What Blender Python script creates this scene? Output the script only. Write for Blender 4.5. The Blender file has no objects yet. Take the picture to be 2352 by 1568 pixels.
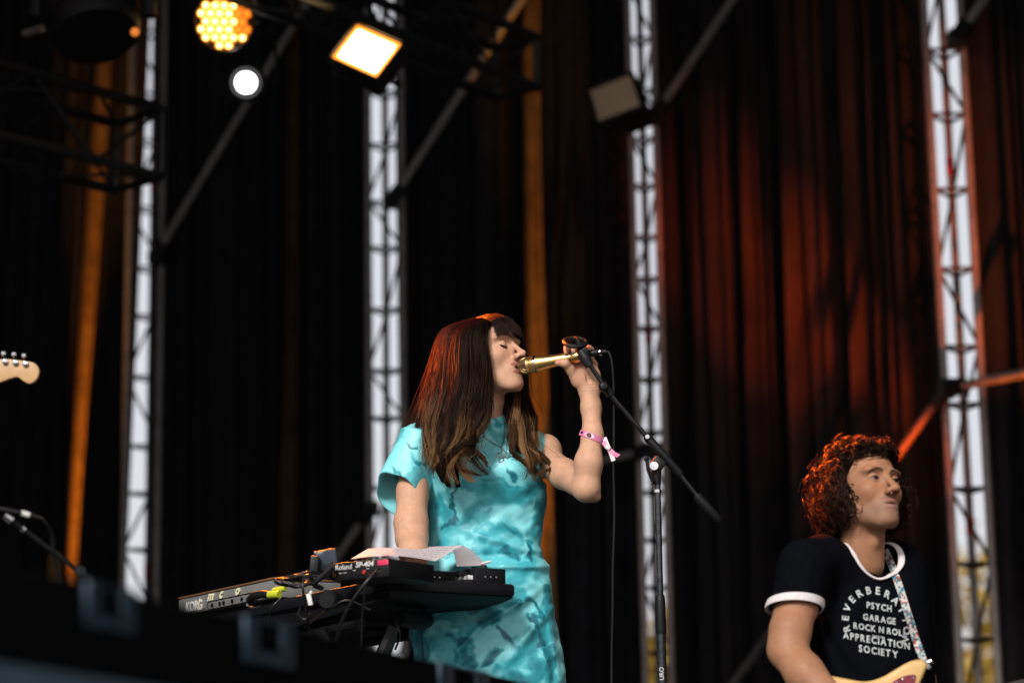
import bpy, bmesh, math, random
import numpy as np
from mathutils import Vector, Matrix
from mathutils.bvhtree import BVHTree

rng = np.random.default_rng(7); random.seed(7)
SC = bpy.context.scene
COL = SC.collection
R = math.radians

# ------------------------------------------------------------------ camera, world, sun, exposure
CAMZ = 0.70
cam_d = bpy.data.cameras.new('camera'); cam = bpy.data.objects.new('camera', cam_d); COL.objects.link(cam)
cam_d.lens = 85.0; cam_d.sensor_width = 36.0; cam_d.clip_end = 500; cam_d.clip_start = 0.05
CM = Matrix.Rotation(R(102.0), 3, 'X') @ Matrix.Rotation(R(-0.93), 3, 'Z')
cam.matrix_world = Matrix.Translation((0, 0, CAMZ)) @ CM.to_4x4()
cam_d.dof.use_dof = True; cam_d.dof.focus_distance = 6.92; cam_d.dof.aperture_fstop = 2.0; cam_d.dof.aperture_blades = 0
SC.camera = cam

SUN_EL, SUN_AZ = 33.0, -24.0         # light comes in through the open stage front, from behind the camera
w = bpy.data.worlds.new('World'); SC.world = w; w.use_nodes = True
nt = w.node_tree; nt.nodes.clear()
wo = nt.nodes.new('ShaderNodeOutputWorld'); bg = nt.nodes.new('ShaderNodeBackground')
sky = nt.nodes.new('ShaderNodeTexSky'); sky.sky_type = 'NISHITA'; sky.sun_disc = False
sky.sun_elevation = R(SUN_EL); sky.sun_rotation = R(180.0 + SUN_AZ); sky.air_density = 1.0; sky.dust_density = 5.0
mixw = nt.nodes.new('ShaderNodeMix'); mixw.data_type = 'RGBA'; mixw.inputs[0].default_value = 0.82
mixw.inputs[7].default_value = (8.5, 8.5, 9.0, 1)          # overcast veil over the clear sky
nt.links.new(sky.outputs[0], mixw.inputs[6]); nt.links.new(mixw.outputs[2], bg.inputs[0])
bg.inputs[1].default_value = 0.10
nt.links.new(bg.outputs[0], wo.inputs[0])

sun_d = bpy.data.lights.new('sun', 'SUN'); sun_d.energy = 3.5; sun_d.angle = R(12); sun_d.color = (1.0, 0.95, 0.89)
sun = bpy.data.objects.new('sun', sun_d); COL.objects.link(sun)
sv = Vector((math.sin(R(SUN_AZ)) * math.cos(R(SUN_EL)), -math.cos(R(SUN_AZ)) * math.cos(R(SUN_EL)), math.sin(R(SUN_EL))))
sun.rotation_euler = sv.to_track_quat('Z', 'Y').to_euler(); sun.location = sv * 30

SC.render.engine = 'CYCLES'
vs = SC.view_settings; vs.view_transform = 'Standard'; vs.look = 'None'; vs.exposure = 0.0; vs.gamma = 1.0; vs.use_curve_mapping = False
SC.cycles.use_denoising = True; SC.cycles.max_bounces = 6; SC.cycles.diffuse_bounces = 3
SC.cycles.sample_clamp_indirect = 4.0; SC.cycles.caustics_reflective = False; SC.cycles.caustics_refractive = False

# ------------------------------------------------------------------ photo geometry: where a sight line meets a depth
FQ = 85.0 / 36.0 * 2352
CMn = np.array(CM)
def U(px, py, Y):
    d = CM @ Vector(((px - 1176) / FQ, -(py - 784) / FQ, -1.0))
    return Vector((0, 0, CAMZ)) + d * (Y / d.y)
def un(px, py, Y): return np.array(U(px, py, Y))
def projq(P):
    L = (P - np.array([0, 0, CAMZ])) @ CMn
    return 1176 - FQ * L[:, 0] / L[:, 2], 784 + FQ * L[:, 1] / L[:, 2]

# ------------------------------------------------------------------ materials
def material(name, col, rough=0.6, metal=0.0, var=0.0, scale=20.0, bump=0.0, bscale=200.0, spec=0.5, attr=None, sheen=0.0, sss=0.0, trans=0.0, emit=None, estr=0.0, coat=0.0):
    m = bpy.data.materials.new(name); m.use_nodes = True
    n = m.node_tree.nodes; l = m.node_tree.links; b = n['Principled BSDF']; out = n['Material Output']
    b.inputs['Base Color'].default_value = (*col, 1); b.inputs['Roughness'].default_value = rough; b.inputs['Metallic'].default_value = metal
    b.inputs['Specular IOR Level'].default_value = spec
    if coat: b.inputs['Coat Weight'].default_value = coat; b.inputs['Coat Roughness'].default_value = 0.12
    if sheen: b.inputs['Sheen Weight'].default_value = sheen; b.inputs['Sheen Roughness'].default_value = 0.4
    if sss:
        b.inputs['Subsurface Weight'].default_value = sss; b.inputs['Subsurface Radius'].default_value = (1.0, 0.35, 0.2); b.inputs['Subsurface Scale'].default_value = 0.006
    tc = n.new('ShaderNodeTexCoord'); src = None
    if attr:
        a = n.new('ShaderNodeAttribute'); a.attribute_name = attr; src = a.outputs['Color']
    if var:
        nz = n.new('ShaderNodeTexNoise'); nz.inputs['Scale'].default_value = scale; nz.inputs['Detail'].default_value = 6; nz.inputs['Roughness'].default_value = 0.65
        l.new(tc.outputs['Object'], nz.inputs['Vector'])
        mr = n.new('ShaderNodeMapRange'); mr.inputs[1].default_value = 0.25; mr.inputs[2].default_value = 0.75; mr.inputs[3].default_value = 1 - var; mr.inputs[4].default_value = 1 + var
        l.new(nz.outputs[0], mr.inputs[0])
        mx = n.new('ShaderNodeMix'); mx.data_type = 'RGBA'; mx.blend_type = 'MULTIPLY'; mx.inputs[0].default_value = 1
        if src: l.new(src, mx.inputs[6])
        else: mx.inputs[6].default_value = (*col, 1)
        l.new(mr.outputs[0], mx.inputs[7]); src = mx.outputs[2]
        mr2 = n.new('ShaderNodeMapRange'); mr2.inputs[3].default_value = max(rough - 0.12, 0.03); mr2.inputs[4].default_value = min(rough + 0.12, 1)
        l.new(nz.outputs[0], mr2.inputs[0]); l.new(mr2.outputs[0], b.inputs['Roughness'])
    if src: l.new(src, b.inputs['Base Color'])
    if bump:
        nb = n.new('ShaderNodeTexNoise'); nb.inputs['Scale'].default_value = bscale; nb.inputs['Detail'].default_value = 4
        l.new(tc.outputs['Object'], nb.inputs['Vector'])
        bp = n.new('ShaderNodeBump'); bp.inputs['Strength'].default_value = bump; bp.inputs['Distance'].default_value = 0.002
        l.new(nb.outputs[0], bp.inputs['Height']); l.new(bp.outputs[0], b.inputs['Normal'])
    if trans:
        t = n.new('ShaderNodeBsdfTranslucent'); ms = n.new('ShaderNodeMixShader'); ms.inputs[0].default_value = trans
        if src: l.new(src, t.inputs[0])
        else: t.inputs[0].default_value = (*col, 1)
        l.new(b.outputs[0], ms.inputs[1]); l.new(t.outputs[0], ms.inputs[2]); l.new(ms.outputs[0], out.inputs[0])
    if emit:
        b.inputs['Emission Color'].default_value = (*emit, 1); b.inputs['Emission Strength'].default_value = estr
    return m

# ------------------------------------------------------------------ objects
def tag(o, label=None, cat=None, group=None, kind=None):
    if label: o['label'] = label
    if cat: o['category'] = cat
    if group: o['group'] = group
    if kind: o['kind'] = kind
    return o
def thing(name, loc, label, cat, group=None):
    o = bpy.data.objects.new(name, None); COL.objects.link(o); o.location = loc; o.empty_display_size = 0.1
    return tag(o, label, cat, group)
def link(name, me, mat=None, parent=None):
    o = bpy.data.objects.new(name, me); COL.objects.link(o)
    if mat: me.materials.append(mat)
    if parent:
        o.parent = parent; o.matrix_parent_inverse = Matrix.Translation(-parent.location) if parent.type == 'EMPTY' else Matrix.Identity(4)
    return o

class MB:
    """collects shapes into one mesh"""
    def __init__(s): s.v = []; s.f = []
    def add(s, v, f):
        o = len(s.v); s.v += [tuple(x) for x in v]; s.f += [tuple(i + o for i in q) for q in f]; return s
    def box(s, c, size, rot=None, bev=0.0):
        bm = bmesh.new(); bmesh.ops.create_cube(bm, size=1.0)
        bmesh.ops.scale(bm, vec=size, verts=bm.verts)
        if bev: bmesh.ops.bevel(bm, geom=list(bm.edges), offset=bev, segments=2, profile=0.5, affect='EDGES')
        M = Matrix.Translation(c) @ (rot.to_4x4() if rot else Matrix.Identity(4))
        bm.verts.index_update()
        s.add([M @ v.co for v in bm.verts], [[v.index for v in f.verts] for f in bm.faces]); bm.free(); return s
    def tube(s, pts, r, n=10, cap=True):
        pts = [Vector(p) for p in pts]; m = len(pts); rr = r if isinstance(r, (list, tuple)) else [r] * m
        t0 = (pts[1] - pts[0]).normalized(); ref = Vector((0, 0, 1)) if abs(t0.z) < 0.9 else Vector((1, 0, 0))
        u = t0.cross(ref).normalized(); V = []; F = []
        for i in range(m):
            t = (pts[min(i + 1, m - 1)] - pts[max(i - 1, 0)]).normalized()
            u = (u - t * u.dot(t)).normalized(); w_ = t.cross(u)
            for k in range(n):
                a = 2 * math.pi * k / n; V.append(pts[i] + (u * math.cos(a) + w_ * math.sin(a)) * rr[i])
        for i in range(m - 1):
            for k in range(n):
                F.append((i * n + k, i * n + (k + 1) % n, (i + 1) * n + (k + 1) % n, (i + 1) * n + k))
        if cap: F.append(tuple(range(n - 1, -1, -1))); F.append(tuple((m - 1) * n + k for k in range(n)))
        return s.add(V, F)
    def lathe(s, prof, o, axis, n=24):
        axis = Vector(axis).normalized(); ref = Vector((0, 0, 1)) if abs(axis.z) < 0.9 else Vector((1, 0, 0))
        u = axis.cross(ref).normalized(); w_ = axis.cross(u); o = Vector(o); V = []; F = []; m = len(prof)
        for (t, r) in prof:
            for k in range(n):
                a = 2 * math.pi * k / n; V.append(o + axis * t + (u * math.cos(a) + w_ * math.sin(a)) * max(r, 1e-5))
        for i in range(m - 1):
            for k in range(n): F.append((i * n + k, (i + 1) * n + k, (i + 1) * n + (k + 1) % n, i * n + (k + 1) % n))
        return s.add(V, F)
    def grid(s, fn, nu, nv, closed=False):
        V = [fn(i / (nu - 1), j / (nv - 1)) for i in range(nu) for j in range(nv)]
        F = [(i * nv + j, (i + 1) * nv + j, (i + 1) * nv + j + 1, i * nv + j + 1) for i in range(nu - 1) for j in range(nv - 1)]
        return s.add(V, F)
    def mesh(s, name, smooth=35):
        me = bpy.data.meshes.new(name); me.from_pydata([tuple(x) for x in s.v], [], s.f); me.update()
        if smooth:
            me.polygons.foreach_set('use_smooth', [True] * len(me.polygons)); me.set_sharp_from_angle(angle=R(smooth))
        return me
    def build(s, name, mat, parent=None, smooth=35): return link(name, s.mesh(name, smooth), mat, parent)

def spline(pts, n):
    """Catmull-Rom through points, n samples"""
    P = np.array([list(p) for p in pts], float); m = len(P)
    P = np.vstack([2 * P[0] - P[1], P, 2 * P[-1] - P[-2]])
    t = np.linspace(0, m - 1 - 1e-9, n); i = np.floor(t).astype(int); u = (t - i)[:, None]
    a, b, c, d = P[i], P[i + 1], P[i + 2], P[i + 3]
    return 0.5 * (2 * b + (c - a) * u + (2 * a - 5 * b + 4 * c - d) * u ** 2 + (3 * b - a - 3 * c + d) * u ** 3)

_fc = {}
def text_mesh(body, size=1.0, extr=0.0, shear=0.0, align='LEFT', off=0.0):
    cu = bpy.data.curves.new('txt', 'FONT'); cu.body = body; cu.size = size; cu.extrude = extr; cu.shear = shear; cu.align_x = align; cu.offset = off
    cu.resolution_u = 3
    ob = bpy.data.objects.new('txt', cu); COL.objects.link(ob)
    dg = bpy.context.evaluated_depsgraph_get(); me = bpy.data.meshes.new_from_object(ob.evaluated_get(dg))
    V = np.array([v.co[:] for v in me.vertices]).reshape(-1, 3); F = [tuple(p.vertices) for p in me.polygons]
    bpy.data.objects.remove(ob); bpy.data.curves.remove(cu); bpy.data.meshes.remove(me)
    return V, F

# ------------------------------------------------------------------ signed-distance modelling
def ell(P, c, r, M=None):
    q = P - np.asarray(c, float)
    if M is not None: q = q @ M
    r = np.asarray(r, float); k0 = np.linalg.norm(q / r, axis=1); k1 = np.linalg.norm(q / (r * r), axis=1) + 1e-9
    return k0 * (k0 - 1) / k1
def cap(P, a, b, ra, rb):
    a = np.asarray(a, float); b = np.asarray(b, float); ab = b - a; t = np.clip((P - a) @ ab / max(ab @ ab, 1e-12), 0, 1)
    return np.linalg.norm(P - a - t[:, None] * ab, axis=1) - (ra + (rb - ra) * t)
def smin(a, b, k): h = np.maximum(k - np.abs(a - b), 0) / k; return np.minimum(a, b) - h * h * k / 4
def smax(a, b, k): return -smin(-a, -b, k)
def chain(P, pts, rad, k=0.012):
    d = None
    for i in range(len(pts) - 1):
        e = cap(P, pts[i], pts[i + 1], rad[i], rad[i + 1]); d = e if d is None else smin(d, e, k)
    return d
def vnoise(P, seed=0):
    i = np.floor(P).astype(np.int64); f = P - i; f = f * f * (3 - 2 * f); out = np.zeros(len(P))
    for dx in (0, 1):
        for dy in (0, 1):
            for dz in (0, 1):
                h = ((i[:, 0] + dx) * 374761393 + (i[:, 1] + dy) * 668265263 + (i[:, 2] + dz) * 2147483647 + seed * 974634) & 0xffffffff
                h = ((h ^ (h >> 13)) * 1274126177) & 0xffffffff; h = (h ^ (h >> 16)) & 0xffff
                wgt = (f[:, 0] if dx else 1 - f[:, 0]) * (f[:, 1] if dy else 1 - f[:, 1]) * (f[:, 2] if dz else 1 - f[:, 2])
                out += wgt * h / 65535.0
    return out
def fbm(P, oct=4, seed=0):
    s = 0; a = 0.5; t = 0
    for o in range(oct): s = s + a * vnoise(P * 2 ** o, seed + o); t += a; a *= 0.5
    return s / t

def surf(f, lo, hi, h):
    """surface nets on the blocks that the surface crosses"""
    lo = np.asarray(lo, float); hi = np.asarray(hi, float); B = 8
    nb = np.ceil((hi - lo) / (B * h)).astype(int)
    bi = np.stack(np.meshgrid(*[np.arange(n) for n in nb], indexing='ij'), -1).reshape(-1, 3)
    val = np.concatenate([f(lo + (c + 0.5) * B * h) for c in np.array_split(bi, max(1, len(bi) // 60000))])
    bi = bi[np.abs(val) < B * h * 1.25]
    g = np.stack(np.meshgrid(*[np.arange(B + 1)] * 3, indexing='ij'), -1).reshape(-1, 3)
    N = nb * B + 4; CV = []; CI = []
    off = np.array([[0, 0, 0], [1, 0, 0], [0, 1, 0], [1, 1, 0], [0, 0, 1], [1, 0, 1], [0, 1, 1], [1, 1, 1]])
    for ch in np.array_split(bi, max(1, len(bi) // 400)):
        idx = (ch[:, None, :] * B + g[None]).reshape(-1, 3)
        v = f(lo + idx * h).reshape(len(ch), B + 1, B + 1, B + 1)
        c8 = np.stack([v[:, o[0]:o[0] + B, o[1]:o[1] + B, o[2]:o[2] + B] for o in off], -1)
        ins = (c8 < 0).sum(-1); b, i, j, k = np.nonzero((ins > 0) & (ins < 8))
        CV.append(c8[b, i, j, k]); CI.append(ch[b] * B + np.stack([i, j, k], -1))
    cv = np.concatenate(CV); ci = np.concatenate(CI)
    key = (ci[:, 0] + 1) + N[0] * ((ci[:, 1] + 1) + N[1] * (ci[:, 2] + 1)); o = np.argsort(key); key = key[o]; cv = cv[o]; ci = ci[o]
    acc = np.zeros((len(ci), 3)); cnt = np.zeros(len(ci))
    E = [(a, b) for a in range(8) for b in range(a + 1, 8) if np.abs(off[a] - off[b]).sum() == 1]
    for a, b in E:
        va, vb = cv[:, a], cv[:, b]; m = (va < 0) != (vb < 0); t = np.where(m, va / np.where(m, va - vb, 1), 0)
        acc += np.where(m[:, None], off[a] + t[:, None] * (off[b] - off[a]), 0); cnt += m
    V = lo + (ci + acc / cnt[:, None]) * h
    F = []
    st = np.array([1, N[0], N[0] * N[1]])
    for ax, c1 in ((0, 1), (1, 2), (2, 4)):
        m = (cv[:, 0] < 0) != (cv[:, c1] < 0); u, w_ = [(1, 2), (2, 0), (0, 1)][ax]
        k0 = key[m]; ks = np.stack([k0, k0 - st[u], k0 - st[u] - st[w_], k0 - st[w_]], -1)
        q = np.searchsorted(key, ks); q = np.minimum(q, len(key) - 1); ok = (key[q] == ks).all(1); q = q[ok]
        flip = (cv[m, 0] < 0)[ok]; q[~flip] = q[~flip][:, ::-1]; F.append(q)
    return V, np.concatenate(F)

def np_mesh(name, V, F, col=None, smooth=True):
    me = bpy.data.meshes.new(name); F = np.asarray(F); n = F.shape[1]
    me.vertices.add(len(V)); me.vertices.foreach_set('co', np.asarray(V, np.float32).ravel())
    me.loops.add(F.size); me.loops.foreach_set('vertex_index', F.astype(np.int32).ravel())
    me.polygons.add(len(F)); me.polygons.foreach_set('loop_start', np.arange(0, F.size, n, dtype=np.int32))
    if smooth: me.polygons.foreach_set('use_smooth', np.ones(len(F), bool))
    me.update(calc_edges=True)
    if col is not None:
        a = me.color_attributes.new('tint', 'FLOAT_COLOR', 'POINT'); a.data.foreach_set('color', np.concatenate([col, np.ones((len(col), 1))], 1).astype(np.float32).ravel())
    return me
def join(parts):
    V = []; F = []; C = []; o = 0
    for p in parts:
        V.append(p[0]); F.append(np.asarray(p[1]) + o); C.append(p[2]); o += len(p[0])
    return np.concatenate(V), np.concatenate(F), np.concatenate(C)

def strands(paths, rad, cols, sides=3):
    """paths (n,m,3), rad (n,m), cols (n,m,3) -> thin tubes in one mesh"""
    n, m, _ = paths.shape; t = np.gradient(paths, axis=1); t /= np.linalg.norm(t, axis=2, keepdims=True) + 1e-9
    ref = np.array([0.31, 0.9, 0.29]); u = np.cross(t, ref); u /= np.linalg.norm(u, axis=2, keepdims=True) + 1e-9; w_ = np.cross(t, u)
    V = np.stack([paths + rad[..., None] * (u * math.cos(2 * math.pi * k / sides) + w_ * math.sin(2 * math.pi * k / sides)) for k in range(sides)], 2)
    base = (np.arange(n)[:, None] * m + np.arange(m - 1)[None]) * sides
    F = np.stack([np.stack([base + k, base + (k + 1) % sides, base + sides + (k + 1) % sides, base + sides + k], -1) for k in range(sides)], 2)
    C = np.repeat(cols[:, :, None, :], sides, 2)
    return V.reshape(-1, 3), F.reshape(-1, 4), C.reshape(-1, 3)
# ------------------------------------------------------------------ shared materials
M_black = material('black_painted_metal', (0.007, 0.0075, 0.009), 0.45, 0.0, 0.35, 30, 0.15, 300, spec=0.35)
M_rubber = material('black_rubber', (0.005, 0.005, 0.006), 0.6, 0.0, 0.3, 60, spec=0.25)
M_plastic = material('black_plastic', (0.006, 0.0065, 0.008), 0.5, 0.0, 0.3, 40, 0.2, 600, spec=0.3)
M_chrome = material('chrome', (0.75, 0.75, 0.78), 0.16, 1.0, 0.1, 60)
M_steel = material('warm_tinted_steel', (0.36, 0.30, 0.28), 0.5, 0.35, 0.35, 12, 0.2, 80)  # warm tint stands in for red stage light on the right-hand towers
M_darksteel = material('dark_truss_metal', (0.020, 0.020, 0.022), 0.5, 0.2, 0.4, 14)
M_dull = material('dull_scaffold_steel', (0.28, 0.27, 0.26), 0.6, 0.2, 0.4, 12)
M_clamp = material('dark_clamp_metal', (0.02, 0.02, 0.023), 0.55, 0.5, 0.4, 20)
M_red = material('red_tape', (0.55, 0.03, 0.02), 0.5, 0, 0.2, 50)
M_white = material('white_plastic', (0.72, 0.72, 0.70), 0.5, 0, 0.12, 40)
M_deck = material('stage_deck', (0.030, 0.030, 0.032), 0.7, 0, 0.4, 8, 0.4, 60)
M_roof = material('black_roof_skin', (0.010, 0.010, 0.011), 0.9, 0, 0.3, 3)
M_ground = material('gravel_ground', (0.12, 0.105, 0.085), 0.95, 0, 0.4, 3, 0.5, 30)
M_curt = material('black_molton', (0.019, 0.019, 0.023), 0.95, 0, 0.45, 9, 0.3, 500, spec=0.12)
M_curtr = material('black_satin_molton', (0.013, 0.011, 0.012), 0.8, 0, 0.45, 7, 0.2, 300, spec=0.25)
M_streak = material('amber_streak_cloth', (0.24, 0.13, 0.043), 0.9, 0, 0.5, 7, 0.3, 200, spec=0.1)  # ochre colour stands in for amber light on the drape folds

# ------------------------------------------------------------------ ground, deck, riser, roof, side drapes
tag(MB().box((0, 30, -1.6), (240, 240, 0.2)).build('ground', M_ground, smooth=0), kind='structure')
tag(MB().box((0, 10.6, -0.55), (14, 15.4, 1.1)).build('stage_floor', M_deck, smooth=0), kind='structure')
tag(MB().box((-0.75, 6.95, 0.303), (2.9, 2.9, 0.6), bev=0.01).build('riser_floor', M_deck, smooth=0), kind='structure')
tag(MB().box((0, 9.8, 8.6), (15, 16, 0.15)).build('stage_roof', M_roof, smooth=0), kind='structure')  # out of view, put in to keep sky light off the stage

def drape(name, p0, p1, folds, amp, mat, label, zlo=0.0, zhi=8.5, group='black stage drapes', seed=0, nx=None, skew=0.0, bulge=1.0, skr=0.0):
    g = np.random.default_rng(seed); a = np.array([p0[0], p0[1]]); b = np.array([p1[0], p1[1]]); L = np.linalg.norm(b - a); d = (b - a) / L; nrm = np.array([d[1], -d[0]])
    nx = nx or int(folds * 14) + 2; nz = 22; ph = g.uniform(0, 6.28, 6); fr = folds * np.array([1, 0.57, 1.73, 0.31, 2.6, 0.17]); am = amp * np.array([0.5, 0.45, 0.22, 0.5, 0.12, 0.5])
    V = []
    for i in range(nx):
        s = i / (nx - 1)
        for j in range(nz):
            t = j / (nz - 1)
            sw = s + 0.020 * math.sin(6.28 * 2.3 * s + ph[2]) + 0.011 * math.sin(6.28 * 5.7 * s + ph[4])
            drift = 0.22 * math.sin(t * 2.1 + ph[5]) / folds
            o = sum(am[k] * math.sin(2 * math.pi * fr[k] * (sw + drift * (0.4 + 0.3 * k)) + ph[k] + 0.5 * t * math.sin(k * 2.1 + seed)) for k in range(6)) * (0.75 + 0.45 * (1 - t)) * min(1.0, s / 0.05, (1 - s) / 0.05)
            q = a + d * L * (s + skew * (t - 0.3) * (1 - s) + skr * (t - 0.3) * s) + nrm * o * bulge
            V.append((q[0], q[1], zlo + (zhi - zlo) * t))
    F = [(i * nz + j, (i + 1) * nz + j, (i + 1) * nz + j + 1, i * nz + j + 1) for i in range(nx - 1) for j in range(nz - 1)]
    o = MB().add(V, F).build(name, mat, None, 60)
    return tag(o, label, 'curtain', group)
def fl(px, Y): v = U(px, 784, Y); return (v.x, v.y)
drape('stage_drape', fl(-420, 16.7), fl(299, 16.3), 13, 0.11, M_curt, 'black drape at far left with an amber lit strip in front', seed=1, skew=0.05, skr=0.10)
drape('stage_drape', fl(347, 16.15), fl(854, 15.5), 12, 0.11, M_curt, 'black pleated drape behind the white spotlight, second panel from the left', seed=2)
drape('stage_drape', fl(917, 15.4), fl(1467, 14.7), 14, 0.10, M_curt, 'black drape directly behind the singer', seed=3, skew=-0.035)
drape('stage_drape', fl(1517, 14.6), fl(2160, 13.1), 19, 0.085, M_curtr, 'black drape glowing red behind the guitarist with the curly hair', seed=4, skew=-0.02)
drape('stage_drape', fl(2257, 12.95), fl(2720, 12.2), 13, 0.09, M_curtr, 'black drape with orange streaks at the right edge of the picture', seed=5)
drape('stage_drape', (-6.9, 16.8), fl(-418, 16.72), 14, 0.10, M_curt, 'black drape continuing the back wall beyond the left edge', seed=8, group='side drapes')
drape('stage_drape', fl(2718, 12.22), (6.9, 12.3), 14, 0.10, M_curtr, 'black drape continuing the back wall beyond the right edge', seed=9, group='side drapes')
drape('stage_drape', (-6.8, 16.6), (-6.8, 3.4), 40, 0.12, M_curt, 'unseen black side drape added to block light from the left wing', seed=6, group='side drapes')  # both side drapes are out of view, put up to block light
drape('stage_drape', (6.8, 3.4), (6.8, 16.6), 40, 0.12, M_curt, 'unseen black side drape added to block light from the right wing', seed=7, group='side drapes')

M_streak_dim = material('dim_streak_cloth', (0.055, 0.030, 0.014), 0.9, 0, 0.5, 7, 0.3, 200, spec=0.1)  # darker copy for the streak that catches less light
def strip(px, Y, wid, label, zlo, zhi, seed, sk=0.0, mat=None):  # added cloth strip in place of a streak of light on the drape
    c = U(px, 784, Y); g = np.random.default_rng(seed); ph = g.uniform(0, 6, 3)
    def fn(s, t):
        a = (s - 0.5) * math.pi * 0.9; z = zlo + (zhi - zlo) * t
        x = c.x + math.sin(a) * wid * 0.5 * (1 + 0.18 * math.sin(9 * t + ph[0])) + 0.02 * math.sin(5 * t + ph[1]) + sk * (z - c.z)
        return (x, c.y - math.cos(a) * wid * 0.42 - 0.018 * math.sin(s * 9 + ph[2]), z)
    tag(MB().grid(fn, 14, 40).build('drape_light_streak', mat or M_streak, None, 60), label, 'curtain', 'amber light streaks on the drapes')
strip(198, 16.0, 0.095, 'amber light streak on the far left drape, built as a cloth strip', 0.0, 6.6, 11, 0.030)
strip(160, 16.05, 0.085, 'short dimmer light streak left of the brightest one, built as cloth', 0.0, 2.72, 12, 0.03)
strip(660, 15.55, 0.10, 'dim brown light streak below the white spotlight, built as a cloth strip', 0.0, 7.6, 13, 0.012, M_streak_dim)
strip(1238, 14.75, 0.13, 'amber light streak right behind the singer and her microphone, built as cloth', 0.0, 7.6, 14, -0.005)

# ------------------------------------------------------------------ scaffold towers in the gaps between the drapes
def pipe(a, b, r, n=10): return MB().tube([a, b], r, n)
def tower(pxs, Y, label, seed, step=0.40, tape=(), mat=None):
    mat = mat or M_steel
    g = np.random.default_rng(seed); L, C, Rr = [U(p, 784, Y + o) for p, o in zip(pxs, (0, 0.19, 0))]
    t = thing('scaffold_tower', (C.x, C.y, 0.0), label, 'scaffold tower', 'scaffold towers between the drapes')
    top = 8.45
    for c in (L, Rr, C):
        pipe((c.x, c.y, 0.0), (c.x, c.y, top), 0.0225, 12).build('chord', mat, t)
    z = 0.25; k = 0
    while z < top - 0.3:
        dz = step * g.uniform(0.75, 1.2)
        lo = [(L, Rr), (L, C), (C, Rr)]
        for a, b in lo: pipe((a.x, a.y, z), (b.x, b.y, z), 0.0105, 6).build('rung', M_clamp, t)
        a, b = ((L, C), (C, Rr), (Rr, L))[k % 3]
        pipe((a.x, a.y, z), (b.x, b.y, z + dz), 0.0105, 6).build('diagonal', M_clamp, t)
        z += dz; k += 1
    for tz in tape:
        MB().lathe([(-0.05, 0.0), (-0.05, 0.0245), (0.05, 0.0245), (0.05, 0.0)], (C.x, C.y, tz), (0, 0, 1), 12).build('tape_band', M_red, t)
    return t
def zq(px, py, Y): return U(px, py, Y).z
tower((292, 347, 367), 16.0, 'leftmost scaffold tower in the gap beside the amber strip', 21, tape=(zq(347, 418, 16.1), zq(347, 1310, 16.1)), mat=M_dull)
tower((846, 887, 925), 15.2, 'scaffold tower in the bright gap left of the singer', 22, mat=M_dull)
tower((1462, 1490, 1520), 14.4, 'scaffold tower in the gap just behind the microphone stand', 23, 0.34, tape=(zq(1498, 770, 14.6),))
tower((2164, 2205, 2249), 12.8, 'scaffold tower right of the curly haired guitarist', 24, tape=(zq(2190, 385, 13), zq(2236, 1208, 13)))

M_pipe = material('darkened_pipe', (0.065, 0.06, 0.058), 0.6, 0.2, 0.4, 12)  # scaffold steel darkened to weaken the orange light on one brace
def brace(a, b, r, label, mat=M_dull, joints=(0,)):
    A, B = U(*a), U(*b); t = thing('scaffold_brace', A, label, 'scaffold pipe', 'scaffold braces')
    pipe(A, B, r, 12).build('pipe', mat, t)
    for j in joints:
        p = A if j == 0 else B; d = (B - A).normalized() * (1 if j == 0 else -1)
        MB().lathe([(-0.07, 0), (-0.07, 0.042), (0.0, 0.05), (0.07, 0.042), (0.07, 0)], p + d * 0.05, d, 10).box(p + Vector((0, 0.03, 0)), (0.10, 0.11, 0.09), bev=0.01).build('coupler', M_clamp, t)
brace((356, 590, 15.9), (745, -60, 15.2), 0.024, 'diagonal scaffold pipe rising right from the leftmost tower')
brace((900, 460, 15.1), (1235, -60, 14.5), 0.026, 'diagonal scaffold pipe rising right from the tower beside the singer')
brace((1508, 262, 14.3), (1722, -60, 13.6), 0.026, 'diagonal scaffold pipe rising from behind the unlit floodlight')
brace((2200, 85, 12.7), (2300, -60, 12.4), 0.028, 'short diagonal scaffold pipe at the top right corner')
brace((2172, 888, 12.65), (1620, 1660, 13.6), 0.026, 'diagonal scaffold pipe passing behind the curly hair', M_pipe)
brace((2175, 892, 12.66), (2480, 833, 12.0), 0.026, 'horizontal scaffold pipe at the right edge')
brace((1500, 1032, 14.3), (1230, 1088, 14.75), 0.022, 'horizontal scaffold pipe behind the singers wristband')
brace((852, 1166, 15.1), (640, 1470, 15.6), 0.022, 'diagonal scaffold pipe rising above the keyboard')

# ------------------------------------------------------------------ lighting trusses
def box_truss(E, d, L, s, label):
    d = Vector(d).normalized(); u = Vector((d.y, -d.x, 0)); z = Vector((0, 0, 1)); E = Vector(E)
    t = thing('lighting_truss', E, label, 'truss', 'dark lighting trusses'); cs = [E + u * a * s / 2 + z * b * s / 2 for a, b in ((1, 1), (-1, 1), (-1, -1), (1, -1))]
    for c in cs: pipe(c, c + d * L, 0.025, 10).build('chord', M_darksteel, t)
    n = int(L / 0.36)
    for q in range(4):
        a, b = cs[q], cs[(q + 1) % 4]; MB().tube([a, b], 0.02, 8).build('end_bar', M_darksteel, t)
        m = MB()
        for i in range(n):
            p0 = (a if i % 2 == 0 else b) + d * (L * i / n); p1 = (b if i % 2 == 0 else a) + d * (L * (i + 1) / n); m.tube([p0, p1], 0.010, 6)
        m.build('lattice', M_darksteel, t)
    return t
e1 = U(1186, 156, 12.0); d1 = Vector((-0.61, -0.79, 0))
box_truss(e1, d1, 3.6, 0.27, 'dark box truss ending above the singer')
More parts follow.
